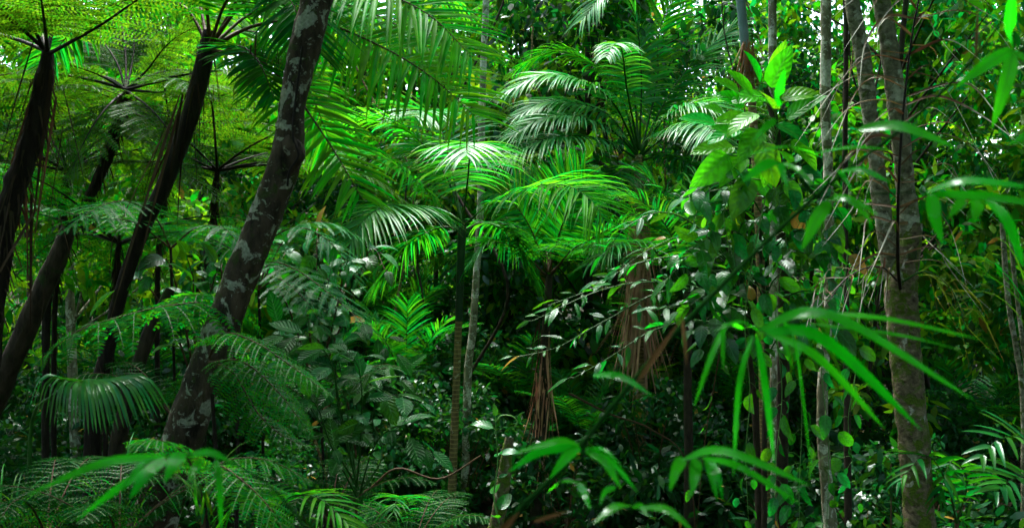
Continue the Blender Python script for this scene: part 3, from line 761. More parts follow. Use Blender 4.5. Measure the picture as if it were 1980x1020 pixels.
simple_tree('forest_sapling', 'thin black trunk low behind the leaning lichened tree', 'tree',
    [([(330, 560), (290, 640), (262, 720), (245, 780), (225, 900)], [9, 13, 14, 15, 17], 6.6)], 'bark_dark', seg=12, n=40, bump=0.15, freq=9, seed=8)
simple_tree('broken_stump', 'mossy brown broken stump wrapped in a young climber', 'stump',
    [([(985, 845), (980, 880), (972, 940), (962, 1010), (955, 1080)], [8, 11, 13, 15, 18], 6.6)], 'bark_moss', seg=14, n=40, bump=0.2, freq=12, seed=9)

# ------------------------------------------------------------------ palms
def palm(label, stem_pts, rad, d, mat='bark_palm', name='palm_tree', shaft=None, shaft_mat='shaft', n=60):
    p = PP(stem_pts, d); low = p[np.argmin(p[:, 2])]
    b = np.array((low[0], low[1], float(ground_z(low[0], low[1])) - 0.05))
    root = thing(name, label, 'palm', b)
    if low[2] > b[2]: p = np.vstack([p, b]); rad = list(rad) + [rad[-1] * 1.2]
    trunk(root, b, p, np.array(rad) * KPX * d, mat, 12, n, 0.06, 10.0)
    if shaft:
        q = PP([s[:2] for s in shaft], d - 0.01)
        trunk(root, b, q, np.array([s[2] for s in shaft]) * KPX * d, shaft_mat, 12, 24, 0.0, name='crownshaft')
    return root, b

# 1: dark-stemmed palm behind the leaning tree whose long fronds sweep right across the top
root, b = palm('dark-trunked palm with long bright fronds sweeping right behind the leaning lichened tree',
    [(405, 60), (396, 110), (385, 160), (366, 230), (345, 290), (312, 370), (282, 430), (252, 510), (230, 580), (205, 690), (180, 820)], [12, 16, 17, 17, 16, 15, 14, 13, 13, 14, 16], 6.6, mat='bark_fern')
F = lambda pts, **k: palm_frond(root, b, PP(pts), **k)
kw = dict(n=60, L=0.60, W=0.036, droop=0.55, stem='stem_brown', r=0.012, mat='palm', a0=78, a1=46, vee=0.0, gap=0.04)
F([(408, 92, 6.6), (500, 48, 6.5), (620, 45, 6.3), (740, 92, 6.2), (835, 150, 6.1), (915, 222, 6.0)], seed=1, up=(0.2, -0.75, 0.65), **{**kw, 'mat': 'palm_burnt'})
F([(408, 85, 6.6), (480, 0, 6.5), (590, -35, 6.3), (720, -20, 6.1), (830, 30, 6.0), (912, 110, 5.9)], seed=2, up=(0.2, -0.7, 0.7), **kw)
F([(410, 100, 6.6), (490, 110, 6.4), (560, 170, 6.2), (615, 245, 6.0), (660, 315, 5.9), (700, 385, 5.8)], seed=3, up=(0.5, -0.75, 0.4), **{**kw, 'n': 46, 'L': 0.46, 'mat': 'palm_burnt'})
F([(405, 80, 6.6), (400, -40, 6.3), (430, -110, 6.0), (520, -120, 5.7), (600, -60, 5.5)], seed=4, **{**kw, 'mat': 'palm_dark', 'droop': 1.2})
F([(402, 85, 6.6), (350, 10, 6.7), (250, 0, 6.8), (160, 40, 6.9), (90, 120, 7.0)], seed=5, **{**kw, 'L': 0.42, 'mat': 'palm_dark', 'droop': 0.9})
F([(400, 75, 6.6), (375, -40, 6.9), (340, -120, 7.2), (280, -150, 7.5)], seed=6, **kw)
F([(410, 95, 6.6), (470, 60, 6.9), (540, 90, 7.2), (600, 180, 7.4), (640, 280, 7.5)], seed=7, up=(0.3, -0.6, 0.7), **kw)
F([(412, 110, 6.6), (460, 90, 6.3), (500, 120, 6.1), (530, 190, 6.0)], seed=8, **{**kw, 'n': 34, 'L': 0.4, 'mat': 'palm_dark'})
F([(408, 90, 6.6), (500, 20, 6.8), (640, 5, 6.9), (760, 45, 7.0), (860, 120, 7.0)], seed=9, up=(0.1, -0.6, 0.8), **kw)
F([(408, 88, 6.6), (500, -50, 6.6), (640, -90, 6.6), (780, -70, 6.6), (880, 0, 6.6)], seed=81, **{**kw, 'droop': 0.9})
F([(406, 88, 6.6), (440, 0, 6.2), (500, -40, 5.9), (560, 0, 5.7), (590, 80, 5.6)], seed=83, **{**kw, 'mat': 'palm_dark'})
mb = MB(); rg = np.random.default_rng(3)
dead_strips(mb, P(392, 140, 6.5), 14, 0.6, 0.016, rg, 0.14, 0.2); dead_strips(mb, P(500, 90, 6.3), 18, 0.45, 0.014, rg, 0.3, 0.05)
dead_strips(mb, P(345, 230, 6.45), 6, 1.0, 0.022, rg, 0.10, 0.2, lean=(-0.25, 0, 0)); mb.build('dead_frond', M['dead_dark'], root, b)
mb = MB(); dead_strips(mb, P(340, 215, 6.4), 3, 1.4, 0.028, rg, 0.06, 0.1, lean=(-0.32, -0.05, 0), droop=0.25); mb.build('dead_frond', M['dead_grey'], root, b)

# 2: slender palm in the middle
root, b = palm('slender ringed palm in the middle with green crownshaft and arching fronds',
    [(890, 560), (887, 620), (884, 700), (880, 800), (876, 900), (872, 1000), (869, 1070)], [6.5, 7, 7, 7.5, 8, 9, 10], 10.0,
    shaft=[(887, 620, 7.2), (889, 560, 7.6), (891, 500, 7.8), (893, 455, 8.5), (895, 425, 6)])
kw = dict(n=66, L=0.74, W=0.036, droop=0.85, stem='stem_green', r=0.010, mat='palm', vee=0.0, a0=80, a1=40)
F([(892, 445, 10), (850, 428, 9.9), (800, 398, 9.6), (745, 398, 9.3), (700, 430, 9.1), (678, 470, 9.0)], seed=11, up=(0, -0.15, 1), **{**kw, 'n': 60, 'L': 0.72, 'W': 0.040, 'droop': 0.8, 'mat': 'palm_pale', 'vee': -0.05, 'a0': 95, 'a1': 30})
F([(895, 430, 10), (905, 340, 9.8), (908, 292, 9.3), (906, 276, 8.9), (902, 300, 8.5)], seed=12, up=(0, -0.3, 1), **{**kw, 'n': 46, 'L': 0.62, 'droop': 1.0, 'mat': 'palm_pale', 'vee': -0.05, 'a0': 100, 'a1': 20})
F([(893, 430, 10), (862, 340, 10.1), (800, 262, 10.2), (735, 226, 10.1), (680, 228, 10.0), (630, 260, 9.9)], seed=13, **kw)
F([(893, 430, 10), (872, 320, 10.3), (852, 250, 10.5), (832, 215, 10.3), (800, 225, 9.9)], seed=14, up=(0, -0.4, 1), **{**kw, 'mat': 'palm_pale'})
F([(895, 438, 10), (950, 392, 9.8), (1020, 362, 9.5), (1090, 358, 9.2), (1140, 385, 9.0), (1168, 425, 8.9)], seed=16, up=(0, -0.35, 1), **{**kw, 'n': 50})
F([(891, 435, 10), (830, 372, 9.8), (755, 312, 9.6), (690, 290, 9.5), (645, 305, 9.4)], seed=17, up=(0, -0.3, 1), **kw)
F([(890, 445, 10), (850, 440, 10.1), (790, 470, 10.2), (735, 540, 10.2)], seed=18, **{**kw, 'mat': 'palm_mid'})
F([(896, 445, 10), (940, 430, 10.2), (990, 460, 10.3), (1030, 530, 10.3)], seed=19, **{**kw, 'mat': 'palm_mid'})

# 3: low palm right of it
root, b = palm('low palm with upright fronds and ragged brown skirt beside the slender middle palm',
    [(1062, 530), (1058, 600), (1052, 700), (1046, 800), (1040, 900), (1034, 1040)], [7, 8, 9, 10, 11, 12], 10.6, mat='bark_dark')
kw = dict(n=54, L=0.58, W=0.032, droop=0.5, stem='stem_brown', r=0.010, mat='palm_mid')
F([(1062, 525, 10.6), (1082, 450, 10.4), (1105, 390, 10.2), (1130, 345, 10.1)], seed=21, up=(-0.3, -1, 0.5), **kw)
F([(1058, 525, 10.6), (1025, 440, 10.4), (985, 385, 10.2), (945, 370, 10.0)], seed=22, up=(0.3, -0.8, 0.6), **{**kw, 'mat': 'palm_dark'})
F([(1064, 528, 10.6), (1130, 470, 10.5), (1210, 430, 10.3), (1300, 420, 10.1)], seed=23, **{**kw, 'mat': 'palm_dark', 'droop': 1.0})
F([(1062, 525, 10.6), (1070, 440, 10.8), (1082, 370, 11.0), (1105, 330, 11.0)], seed=24, up=(0.2, -0.8, 0.5), **kw)
F([(1056, 532, 10.6), (1000, 480, 10.4), (945, 470, 10.2), (905, 510, 10.1)], seed=25, **{**kw, 'mat': 'palm_dark', 'droop': 1.0})
F([(1066, 530, 10.6), (1110, 480, 10.0), (1150, 470, 9.5), (1185, 500, 9.2)], seed=26, **{**kw, 'droop': 1.0})
F([(1062, 525, 10.6), (1050, 440, 10.9), (1030, 380, 11.1), (1000, 350, 11.2)], seed=27, up=(0, -0.8, 0.5), **kw)
mb = MB(); dead_strips(mb, P(1054, 700, 10.5), 26, 0.85, 0.03, rg, 0.12, 0.4, lean=(-0.05, -0.05, 0), droop=0.3, flare=0.05); dead_strips(mb, P(1044, 800, 10.5), 20, 0.7, 0.03, rg, 0.12, 0.5, droop=0.3, flare=0.05)
mb.build('dead_skirt', M['dead'], root, b, kind='stuff')
mb = MB(); dead_strips(mb, P(1050, 720, 10.5), 40, 0.7, 0.03, rg, 0.14, 0.6, lean=(-0.05, -0.05, 0), droop=0.4, flare=0.1); mb.build('dead_skirt', M['dead_dark'], root, b, kind='stuff')

# 4: big-crowned palm behind
root, b = palm('large-crowned palm with white-shining arched fronds and pale brown skirt on its trunk',
    [(1234, 300), (1238, 400), (1240, 520), (1238, 650), (1240, 760), (1238, 900), (1236, 1000)], [9, 10, 11, 12, 11, 11, 12], 12.6, mat='bark_palm')
kw = dict(n=60, L=0.64, W=0.042, droop=1.1, stem='stem_green', r=0.014, mat='palm', vee=0.0)
tc = dict(up=(0, -0.35, 1), mat='palm_pale')
F([(1232, 300, 12.6), (1180, 250, 12.3), (1110, 224, 12.0), (1045, 230, 11.8), (992, 262, 11.7)], seed=31, **{**kw, **tc})
F([(1232, 300, 12.6), (1178, 225, 12.5), (1112, 200, 12.4), (1052, 198, 12.3), (1005, 222, 12.2)], seed=44, **{**kw, **tc})
F([(1232, 295, 12.6), (1190, 205, 12.3), (1130, 158, 12.0), (1050, 145, 11.8), (985, 175, 11.7)], seed=32, **{**kw, **tc})
F([(1232, 290, 12.6), (1195, 175, 12.6), (1130, 115, 12.7), (1070, 100, 12.7), (1015, 125, 12.8)], seed=33, **kw)
F([(1230, 305, 12.6), (1165, 270, 12.2), (1090, 263, 11.8), (1022, 280, 11.6), (972, 315, 11.5)], seed=34, **{**kw, **tc})
F([(1235, 290, 12.6), (1226, 180, 12.8), (1205, 60, 12.9), (1180, -40, 12.9), (1140, -90, 12.8)], seed=35, up=(0.2, -1, 0.3), **{**kw, 'droop': 0.5})
F([(1235, 290, 12.6), (1212, 170, 12.2), (1203, 100, 11.6), (1190, 84, 11.0), (1172, 110, 10.6)], seed=36, **{**kw, **tc, 'n': 36, 'L': 0.42})
F([(1238, 300, 12.6), (1275, 240, 12.4), (1330, 203, 12.1), (1385, 205, 11.9), (1420, 240, 11.8)], seed=37, **{**kw, **tc})
F([(1240, 300, 12.6), (1290, 262, 12.2), (1345, 236, 11.7), (1378, 255, 11.3), (1385, 290, 11.1)], seed=38, **{**kw, **tc, 'L': 0.7})
F([(1240, 310, 12.6), (1290, 300, 12.3), (1345, 325, 12.0), (1380, 390, 11.8)], seed=39, **{**kw, 'mat': 'palm_dark'})
F([(1240, 290, 12.6), (1290, 190, 12.7), (1345, 115, 12.8), (1420, 50, 12.9)], seed=40, up=(-0.5, -0.5, 0.7), **{**kw, 'mat': 'palm_dark', 'droop': 0.7})
F([(1236, 290, 12.6), (1240, 150, 12.6), (1225, 20, 12.4), (1180, -20, 12.2), (1125, 40, 12.0)], seed=41, **{**kw, **tc})
F([(1236, 310, 12.6), (1200, 330, 12.0), (1150, 380, 11.6), (1125, 450, 11.5)], seed=42, **{**kw, 'mat': 'palm_dark'})
F([(1240, 292, 12.6), (1270, 160, 12.9), (1275, 60, 13.1), (1310, -20, 13.2)], seed=43, up=(0, -1, 0.3), **{**kw, 'droop': 0.6})
mb = MB(); dead_strips(mb, P(1236, 470, 12.4), 70, 0.9, 0.04, rg, 0.22, 0.4, droop=0.3); dead_strips(mb, P(1232, 590, 12.4), 90, 1.1, 0.045, rg, 0.26, 0.35, droop=0.2)
mb.build('dead_skirt', M['dead'], root, b, kind='stuff')
# right-hand low palm frond group behind the glossy shrub
root, b = palm('dark young palm low behind the glossy shrub, fronds spread wide',
    [(1330, 560), (1330, 640), (1330, 760), (1332, 900)], [7, 8, 8, 9], 9.8, mat='bark_dark')
kw = dict(n=44, L=0.5, W=0.026, droop=1.0, stem='stem_green', r=0.010, mat='palm_dark')
F([(1330, 560, 9.8), (1290, 440, 9.7), (1220, 380, 9.6), (1150, 400, 9.5)], seed=51, **kw)
F([(1330, 560, 9.8), (1330, 430, 9.9), (1370, 340, 10.0), (1440, 330, 10.0)], seed=52, **kw)
F([(1330, 560, 9.8), (1260, 480, 9.4), (1200, 470, 9.0), (1140, 510, 8.8)], seed=53, **kw)
F([(1330, 560, 9.8), (1300, 420, 10.1), (1260, 350, 10.2), (1230, 330, 10.2)], seed=54, **kw)

# tall slender palm whose crown is above the picture
root, b = palm('tall slender palm with white-mottled stem, one frond hanging from above',
    [(945, -260), (943, -120), (940, 0), (935, 120), (931, 250), (929, 400), (922, 520), (914, 640), (905, 720), (900, 900), (898, 1010)], [7, 7, 6.5, 6.5, 7, 7, 7, 7.5, 8, 8, 9], 11.2, mat='bark_pale', n=110)
kw = dict(n=44, L=0.7, W=0.032, droop=1.6, stem='stem_brown', r=0.012, mat='palm_burnt')
F([(945, -260, 11.2), (985, -300, 10.8), (1000, -220, 10.3), (975, -120, 10.0), (960, -50, 9.9)], seed=61, up=(0, -0.8, 0.5), **kw)
F([(945, -260, 11.2), (900, -330, 11.3), (820, -300, 11.4), (760, -200, 11.4)], seed=62, **kw)
F([(945, -260, 11.2), (1010, -330, 11.3), (1100, -300, 11.4), (1160, -200, 11.4)], seed=63, **kw)

# palm with waxy blue shaft and reddish skirt
root, b = palm('tall palm with grey-blue crownshaft above a reddish brown hanging flower skirt',
    [(1448, 130), (1454, 200), (1462, 320), (1470, 500), (1476, 700), (1480, 950)], [9, 8, 8, 8, 9, 10], 9.9, mat='bark_palm',
    shaft=[(1447, 140, 9), (1440, 80, 9), (1432, 0, 9), (1424, -90, 10), (1420, -160, 7)], shaft_mat='shaft_blue')
F([(1420, -150, 9.9), (1370, -230, 9.9), (1290, -220, 9.9), (1220, -120, 9.9)], seed=71, **{**kw, 'mat': 'palm'})
F([(1420, -150, 9.9), (1480, -230, 10), (1560, -200, 10), (1620, -110, 10)], seed=72, **{**kw, 'mat': 'palm'})
mb = MB(); dead_strips(mb, P(1446, 90, 9.8), 110, 0.48, 0.014, rg, 0.10, 0.06, droop=0.5); mb.build('flower_skirt', M['sheath'], root, b, kind='stuff')

# the dead brown palm in front of the forked tree: every strip can be picked out
b = P(1741, 560, 5.52)
root = thing('dead_palm_frond', 'dead palm frond lodged in the tree fork, black stalk and red-brown strips with grey tips', 'palm frond', b)
def curve_blade(mb, pts, w, nn, prof='lance', n=13, fold=0.16):
    """one blade along a curve of places; w is its greatest width in metres"""
    p, ln = resample(pts, n); T = tangents(p); t = np.linspace(0, 1, n)
    Nn = ortho(nn, T); S = np.cross(T, Nn); hw = np.maximum(w * 0.5 * PROF[prof](t), 0.0004)[:, None]
    mb.grid(np.stack([p - S * hw * math.cos(fold) + Nn * hw * math.sin(fold), p, p + S * hw * math.cos(fold) + Nn * hw * math.sin(fold)], 1))
rng = np.random.default_rng(17)
rp, _ = resample(PP([(1741, 560, 5.52), (1736, 500, 5.42), (1738, 350, 5.3), (1748, 200, 5.25), (1765, 60, 5.2), (1790, -60, 5.2)]), 40)
mb = MB(); tube(mb, rp, np.linspace(0.010, 0.004, 40), seg=8); stalk = mb.build('stalk', M['stem_black'], root, b)
for i in range(44):
    side = -1 if i % 2 else 1
    t = 0.10 + 0.88 * (i + rng.uniform(0, 1)) / 44
    A = rp[int(t * 39)]; u = rng.uniform(0.75, 1.2); kx = KPX * 5.25
    B = A + np.array((side * rng.uniform(40, 75) * u * kx, rng.normal(-0.05, 0.12), rng.uniform(-5, 38) * kx))
    Cc = B + np.array((side * rng.uniform(25, 60) * kx, rng.normal(-0.02, 0.06), -rng.uniform(15, 60) * kx))
    Dd = Cc + np.array((side * rng.uniform(15, 85) * u * kx, rng.normal(-0.03, 0.08), -rng.uniform(50, 130) * u * kx))
    pts = [A, B, Cc, Dd] if rng.random() > 0.2 else [A, B, Cc]
    m3 = MB(); curve_blade(m3, pts, 0.030 * rng.uniform(0.5, 1.15), np.array((side * 0.3, -0.6, 0.8)) + rng.normal(0, 0.35, 3), 'tail', 16, 0.5)
    m3.build('leaflet', M['dead_brown'], stalk, b)
for (pp, mt, st, sgn) in (([(1738, 545, 5.5), (1700, 515, 5.3), (1640, 535, 5.2), (1590, 600, 5.15)], 'dead_brown', 'stem_black', 1), ([(1744, 545, 5.5), (1790, 525, 5.35), (1840, 560, 5.3), (1870, 640, 5.25)], 'yellow', 'stem_green', 1)):
    rp, _ = resample(PP(pp), 24); mb = MB(); tube(mb, rp, np.linspace(0.006, 0.002, 24), seg=6); st_o = mb.build('stalk', M[st], root, b)
    for i in range(16):
        A = rp[int((0.2 + 0.78 * i / 16) * 23)]; kx = KPX * 5.25; sg = -1 if mt == 'dead_brown' else 1
        B = A + np.array((sg * rng.uniform(-5, 45) * kx, rng.normal(0, 0.1), rng.uniform(-25, 18) * kx)); Cc = B + np.array((sg * rng.uniform(5, 60) * kx, rng.normal(0, 0.05), -rng.uniform(40, 110) * kx))
        m3 = MB(); curve_blade(m3, [A, B, Cc], 0.014 * rng.uniform(0.6, 1.2), np.array((0, -0.7, 0.7)) + rng.normal(0, 0.3, 3), 'tail', 12, 0.4); m3.build('leaflet', M[mt], st_o, b)

# ------------------------------------------------------------------ tree ferns on the left
def tree_fern(label, stem_pts, rad, d, hand, auto, seed, mat='fern_olive', L=0.40, stalk='stem_black', skirt=0):
    p = PP(stem_pts, d); low = p[np.argmin(p[:, 2])]
    b = np.array((low[0], low[1], float(ground_z(low[0], low[1])) - 0.05))
    root = thing('tree_fern', label, 'tree fern', b)
    if low[2] > b[2]: p = np.vstack([p, b]); rad = list(rad) + [rad[-1] * 1.1]
    trunk(root, b, p, np.array(rad) * KPX * d, 'bark_fern', 16, 60, 0.22, 14.0, seed=seed)
    rng = np.random.default_rng(seed)
    mb = MB(); q = spline(p, 40); rr = np.interp(np.linspace(0, 1, 40), np.linspace(0, 1, len(rad)), np.array(rad) * KPX * d)
    for i in range(1, 30): dead_strips(mb, q[i], 7, 0.20, 0.018, rng, rr[i] * 1.9, 0.05, droop=0.6, flare=0.35)
    mb.build('old_leaf_bases', M['dead_dark'], root, b, kind='stuff')
    for i, h in enumerate(hand):
        fern_frond(root, b, PP(h), n=26, L=L, pn=15, mat=mat, stem=stalk, r=0.009, t0=0.26, droop=0.4, seed=seed * 10 + i)
    for i, (az, el, ln, bend) in enumerate(auto):
        fern_frond(root, b, arc(p[0], az + rng.normal(0, 8), el, ln, bend), n=26, L=L, pn=15, mat=mat, stem=stalk, r=0.009, t0=0.24, droop=0.4, seed=seed * 10 + 50 + i)
    if skirt:
        mb = MB(); dead_strips(mb, p[0] - (0, 0, 0.25), skirt, 1.2, 0.03, rng, 0.16, 0.3, lean=(-0.22, 0, 0), droop=0.25); mb.build('dead_frond', M['dead_dark'], root, b)
        mb = MB(); dead_strips(mb, p[0] - (0.1, 0, 0.9), skirt, 1.5, 0.02, rng, 0.2, 0.3, lean=(-0.1, 0, 0), droop=0.15); mb.build('dead_frond', M['dead_dark'], root, b)
    return root
tree_fern('thick-trunked tree fern at the left edge with black stalks and hanging dead strips',
    [(92, 100), (84, 160), (70, 240), (48, 310), (20, 390), (0, 470), (-20, 600), (-40, 800)], [11, 17, 19, 21, 23, 25, 27, 29], 5.8,
    [[(92, 105, 5.8), (130, 85, 5.6), (200, 45, 5.4), (300, -20, 5.1), (420, -60, 4.9)], [(90, 105, 5.8), (60, 50, 5.7), (10, 15, 5.6), (-60, 10, 5.5)],
     [(92, 100, 5.8), (108, 30, 5.9), (130, -50, 6.0), (180, -110, 6.1)], [(90, 100, 5.8), (75, 40, 6.0), (60, -40, 6.2), (50, -120, 6.4)], [(92, 100, 5.8), (84, 30, 5.4), (70, -60, 5.0)]],
    [(200, 35, 1.6, 1.0), (300, 20, 1.6, 1.2)], 101, L=0.36, skirt=9)
tree_fern('thin tree fern with stalks spread like spokes, between two thicker trunks',
    [(243, 172), (238, 200), (228, 240), (212, 290), (190, 345), (165, 395), (140, 440), (118, 500), (90, 600)], [10, 12, 11, 11, 10, 9, 8, 7, 7], 8.2,
    [[(243, 174, 8.2), (225, 120, 8.3), (190, 70, 8.4), (150, 40, 8.4)], [(243, 174, 8.2), (180, 140, 8.0), (105, 122, 7.8), (30, 140, 7.6)], [(243, 174, 8.2), (243, 110, 8.4), (235, 50, 8.6), (215, 0, 8.8)],
     [(243, 174, 8.2), (256, 120, 8.4), (262, 60, 8.6), (270, 0, 8.7)], [(243, 174, 8.2), (280, 140, 8.2), (330, 80, 8.2), (400, 40, 8.2)], [(243, 174, 8.2), (300, 160, 8.0), (350, 155, 7.8), (420, 190, 7.7)],
     [(243, 174, 8.2), (300, 178, 8.5), (350, 180, 8.8), (420, 220, 9.0)], [(243, 174, 8.2), (290, 210, 7.9), (330, 260, 7.7), (360, 340, 7.6)], [(243, 174, 8.2), (200, 215, 7.9), (165, 270, 7.7), (130, 350, 7.6)]],
    [(0, 25, 1.9, 1.1), (40, 20, 1.9, 1.2), (-40, 20, 1.9, 1.2), (90, 15, 1.9, 1.3), (-90, 15, 1.9, 1.3)], 102, L=0.42)
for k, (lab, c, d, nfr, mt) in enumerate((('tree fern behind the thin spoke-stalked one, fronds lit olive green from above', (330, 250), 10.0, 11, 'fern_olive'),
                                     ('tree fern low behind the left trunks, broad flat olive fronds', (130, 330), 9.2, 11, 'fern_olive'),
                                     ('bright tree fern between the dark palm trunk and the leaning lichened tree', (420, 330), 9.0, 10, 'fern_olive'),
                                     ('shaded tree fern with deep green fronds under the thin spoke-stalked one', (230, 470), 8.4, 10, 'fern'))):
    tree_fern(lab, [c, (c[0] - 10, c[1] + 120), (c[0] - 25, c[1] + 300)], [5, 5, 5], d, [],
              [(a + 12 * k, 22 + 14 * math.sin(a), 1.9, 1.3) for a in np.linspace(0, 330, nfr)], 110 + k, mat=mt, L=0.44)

# ------------------------------------------------------------------ ferns low down
def fern_plant(label, crown, d, hand=(), auto=(), mat='fern', L=0.3, W=0.019, n=22, pn=12, name='ground_fern', seed=0, r=0.005, group=None, droop=0.5, pw=0.55):
    c = P(crown[0], crown[1], d); b = np.array((c[0], c[1], float(ground_z(c[0], c[1])) - 0.03))
    root = thing(name, label, 'fern', b, group)
    mb = MB(); tube(mb, [b, (b + c) / 2 + (0.03, 0, 0), c], np.array((0.014, 0.011, 0.009)), seg=8, n=10); mb.build('stem', M['bark_fern'], root, b)
    for i, h in enumerate(hand): fern_frond(root, b, PP(h), n=n, L=L, pn=pn, W=W, mat=mat, seed=seed + i, r=r, droop=droop, pw=pw)
    rng = np.random.default_rng(seed)
    for i, (az, el, ln, bend) in enumerate(auto): fern_frond(root, b, arc(c, az, el, ln, bend), n=n, L=L, pn=pn, W=W, mat=mat, seed=seed + 20 + i, r=r, droop=droop, pw=pw)
    return root
fern_plant('fern with silvery ladder-like fronds between the two left trunks', (330, 480), 6.9,
    [[(330, 480, 6.9), (300, 420, 6.7), (250, 390, 6.5), (190, 400, 6.2), (130, 445, 6.0)], [(330, 480, 6.9), (260, 430, 6.6), (170, 420, 6.3), (60, 395, 6.1), (20, 400, 6.0)], [(330, 480, 6.9), (380, 440, 6.7), (430, 440, 6.5), (470, 480, 6.4)]],
    mat='fern_silver', L=0.36, W=0.012, n=15, pn=20, seed=201, pw=0.6)
fern_plant('large ground fern arching left with lacy drooping side leaflets before the dark thicket', (450, 640), 5.6,
    [[(450, 640, 5.6), (400, 590, 5.3), (330, 590, 5.0), (240, 610, 4.8), (150, 640, 4.6), (70, 700, 4.5)], [(450, 640, 5.6), (420, 580, 5.5), (370, 570, 5.4), (310, 590, 5.3)]],
    L=0.40, W=0.027, n=12, pn=14, seed=211, droop=1.1, pw=0.6)
fern_plant('lacy ground fern spreading right from behind the leaning lichened trunk', (410, 760), 4.9,
    [[(405, 690, 4.9), (430, 645, 4.7), (490, 660, 4.6), (560, 705, 4.5), (640, 765, 4.4)], [(405, 700, 4.9), (470, 700, 4.7), (540, 760, 4.6), (600, 840, 4.5)], [(405, 700, 4.9), (450, 720, 4.8), (500, 800, 4.7), (560, 850, 4.6), (610, 860, 4.6)]],
    mat='fern', L=0.19, W=0.013, n=24, pn=11, seed=221, droop=0.8, pw=0.5)
fern_plant('bright ground fern at the bottom below the leaning lichened trunk', (390, 930), 4.2,
    [[(390, 930, 4.2), (420, 900, 4.1), (470, 930, 4.0), (520, 980, 3.95), (560, 1050, 3.9)], [(390, 930, 4.2), (350, 870, 4.1), (300, 850, 4.0), (250, 860, 3.95)], [(390, 930, 4.2), (440, 890, 4.3), (520, 890, 4.3), (600, 930, 4.3)]],
    L=0.19, W=0.013, n=17, pn=12, seed=231, pw=0.55)
fern_plant('silvery tree-fern frond spray right of the leaning lichened trunk', (500, 560), 6.8,
    [[(500, 560, 6.8), (520, 510, 6.7), (570, 520, 6.5), (640, 570, 6.3), (720, 640, 6.2)], [(500, 560, 6.8), (510, 480, 6.7), (570, 440, 6.6), (640, 470, 6.5), (700, 560, 6.4)], [(500, 560, 6.8), (540, 540, 6.5), (590, 580, 6.3), (630, 640, 6.2)], [(500, 560, 6.8), (560, 450, 6.9), (630, 430, 6.9), (700, 460, 6.9)]],
    mat='fern_silver', L=0.36, W=0.012, n=17, pn=20, seed=241, pw=0.6)
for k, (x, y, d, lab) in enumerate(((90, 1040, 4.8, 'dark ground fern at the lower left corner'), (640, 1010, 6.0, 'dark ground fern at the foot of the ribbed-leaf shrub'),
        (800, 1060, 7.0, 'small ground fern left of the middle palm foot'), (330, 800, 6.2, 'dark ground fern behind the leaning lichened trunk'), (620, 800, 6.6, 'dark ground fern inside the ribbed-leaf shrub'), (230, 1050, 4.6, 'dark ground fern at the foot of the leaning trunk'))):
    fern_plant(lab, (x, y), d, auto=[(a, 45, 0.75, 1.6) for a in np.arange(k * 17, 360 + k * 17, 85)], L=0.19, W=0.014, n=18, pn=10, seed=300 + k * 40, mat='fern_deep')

# feather-leaved palms low down: fan-like frond at left, bottom frond, right edge frond
def seedling_palm(label, crown, d, fronds, mat, L, W, n, droop, name='young_palm', nseg=7, kw=None):
    c = P(crown[0], crown[1], d); b = np.array((c[0], c[1], float(ground_z(c[0], c[1])) - 0.03))
    root = thing(name, label, 'palm', b)
    mb = MB(); tube(mb, [b, (b + c) / 2, c], np.array((0.02, 0.016, 0.012)), seg=8, n=8); mb.build('trunk', M['stem_brown'], root, b)
    for i, f in enumerate(fronds): palm_frond(root, b, PP(f), n=n, L=L, W=W, droop=droop, mat=mat, stem='stem_green', r=0.006, seed=400 + i + int(crown[0]), nseg=nseg, **(kw or {}))
    return root, b
c = P(60, 830, 5.2); b = np.array((c[0], c[1], float(ground_z(c[0], c[1])) - 0.03))
root = thing('fan_palm', 'young fan palm at the lower left, one rounded drooping pleated leaf', 'palm', b)
mb = MB(); tube(mb, [b, *PP([(60, 830, 5.2), (100, 765, 5.0), (165, 732, 4.75)])], np.array((0.014, 0.010, 0.007, 0.005)), seg=7, n=24); mb.build('leaf_stalk', M['stem_green'], root, b)
rng = np.random.default_rng(31)
for i in range(34):
    th = -1.05 + 2.1 * (i + rng.uniform(-0.2, 0.2)) / 33; x0, y0 = 170 + th * 28, 732 + 6 * abs(th)
    x2, y2 = 192 + th * 132, 838 - 42 * th * th + rng.normal(0, 5)
    x1, y1 = 0.5 * (x0 + x2) + th * 14, 0.5 * (y0 + y2) - 26 - 12 * abs(th); dd = 4.45 + 0.22 * abs(th)
    m3 = MB(); curve_blade(m3, [P(x0, y0, 4.75), P(x1, y1, 0.5 * (4.75 + dd) - 0.06), P(x2, y2, dd)], 0.027, (th * 0.5, -0.7, 0.7), 'strap', 9, 0.35); m3.build('leaf_segment', M['palm_fan'], root, b)
seedling_palm('young palm at the bottom edge with stiff comb-like frond', (520, 1010), 4.4,
    [[(520, 1010, 4.4), (560, 960, 4.3), (620, 965, 4.2), (680, 1020, 4.1)], [(520, 1010, 4.4), (500, 960, 4.5), (470, 960, 4.5), (440, 1000, 4.5)]], 'palm', 0.22, 0.020, 20, 0.8)
seedling_palm('young palm at the right edge with broad whitish leaflets in deep shade', (2040, 960), 4.6,
    [[(2040, 960, 4.6), (2010, 880, 4.5), (1975, 845, 4.4), (1930, 850, 4.3), (1900, 880, 4.25)], [(2040, 960, 4.6), (1995, 925, 4.4), (1960, 925, 4.3), (1925, 950, 4.2)]], 'palm_fan', 0.20, 0.040, 11, 0.6, kw=dict(up=(0, -0.5, 1)))
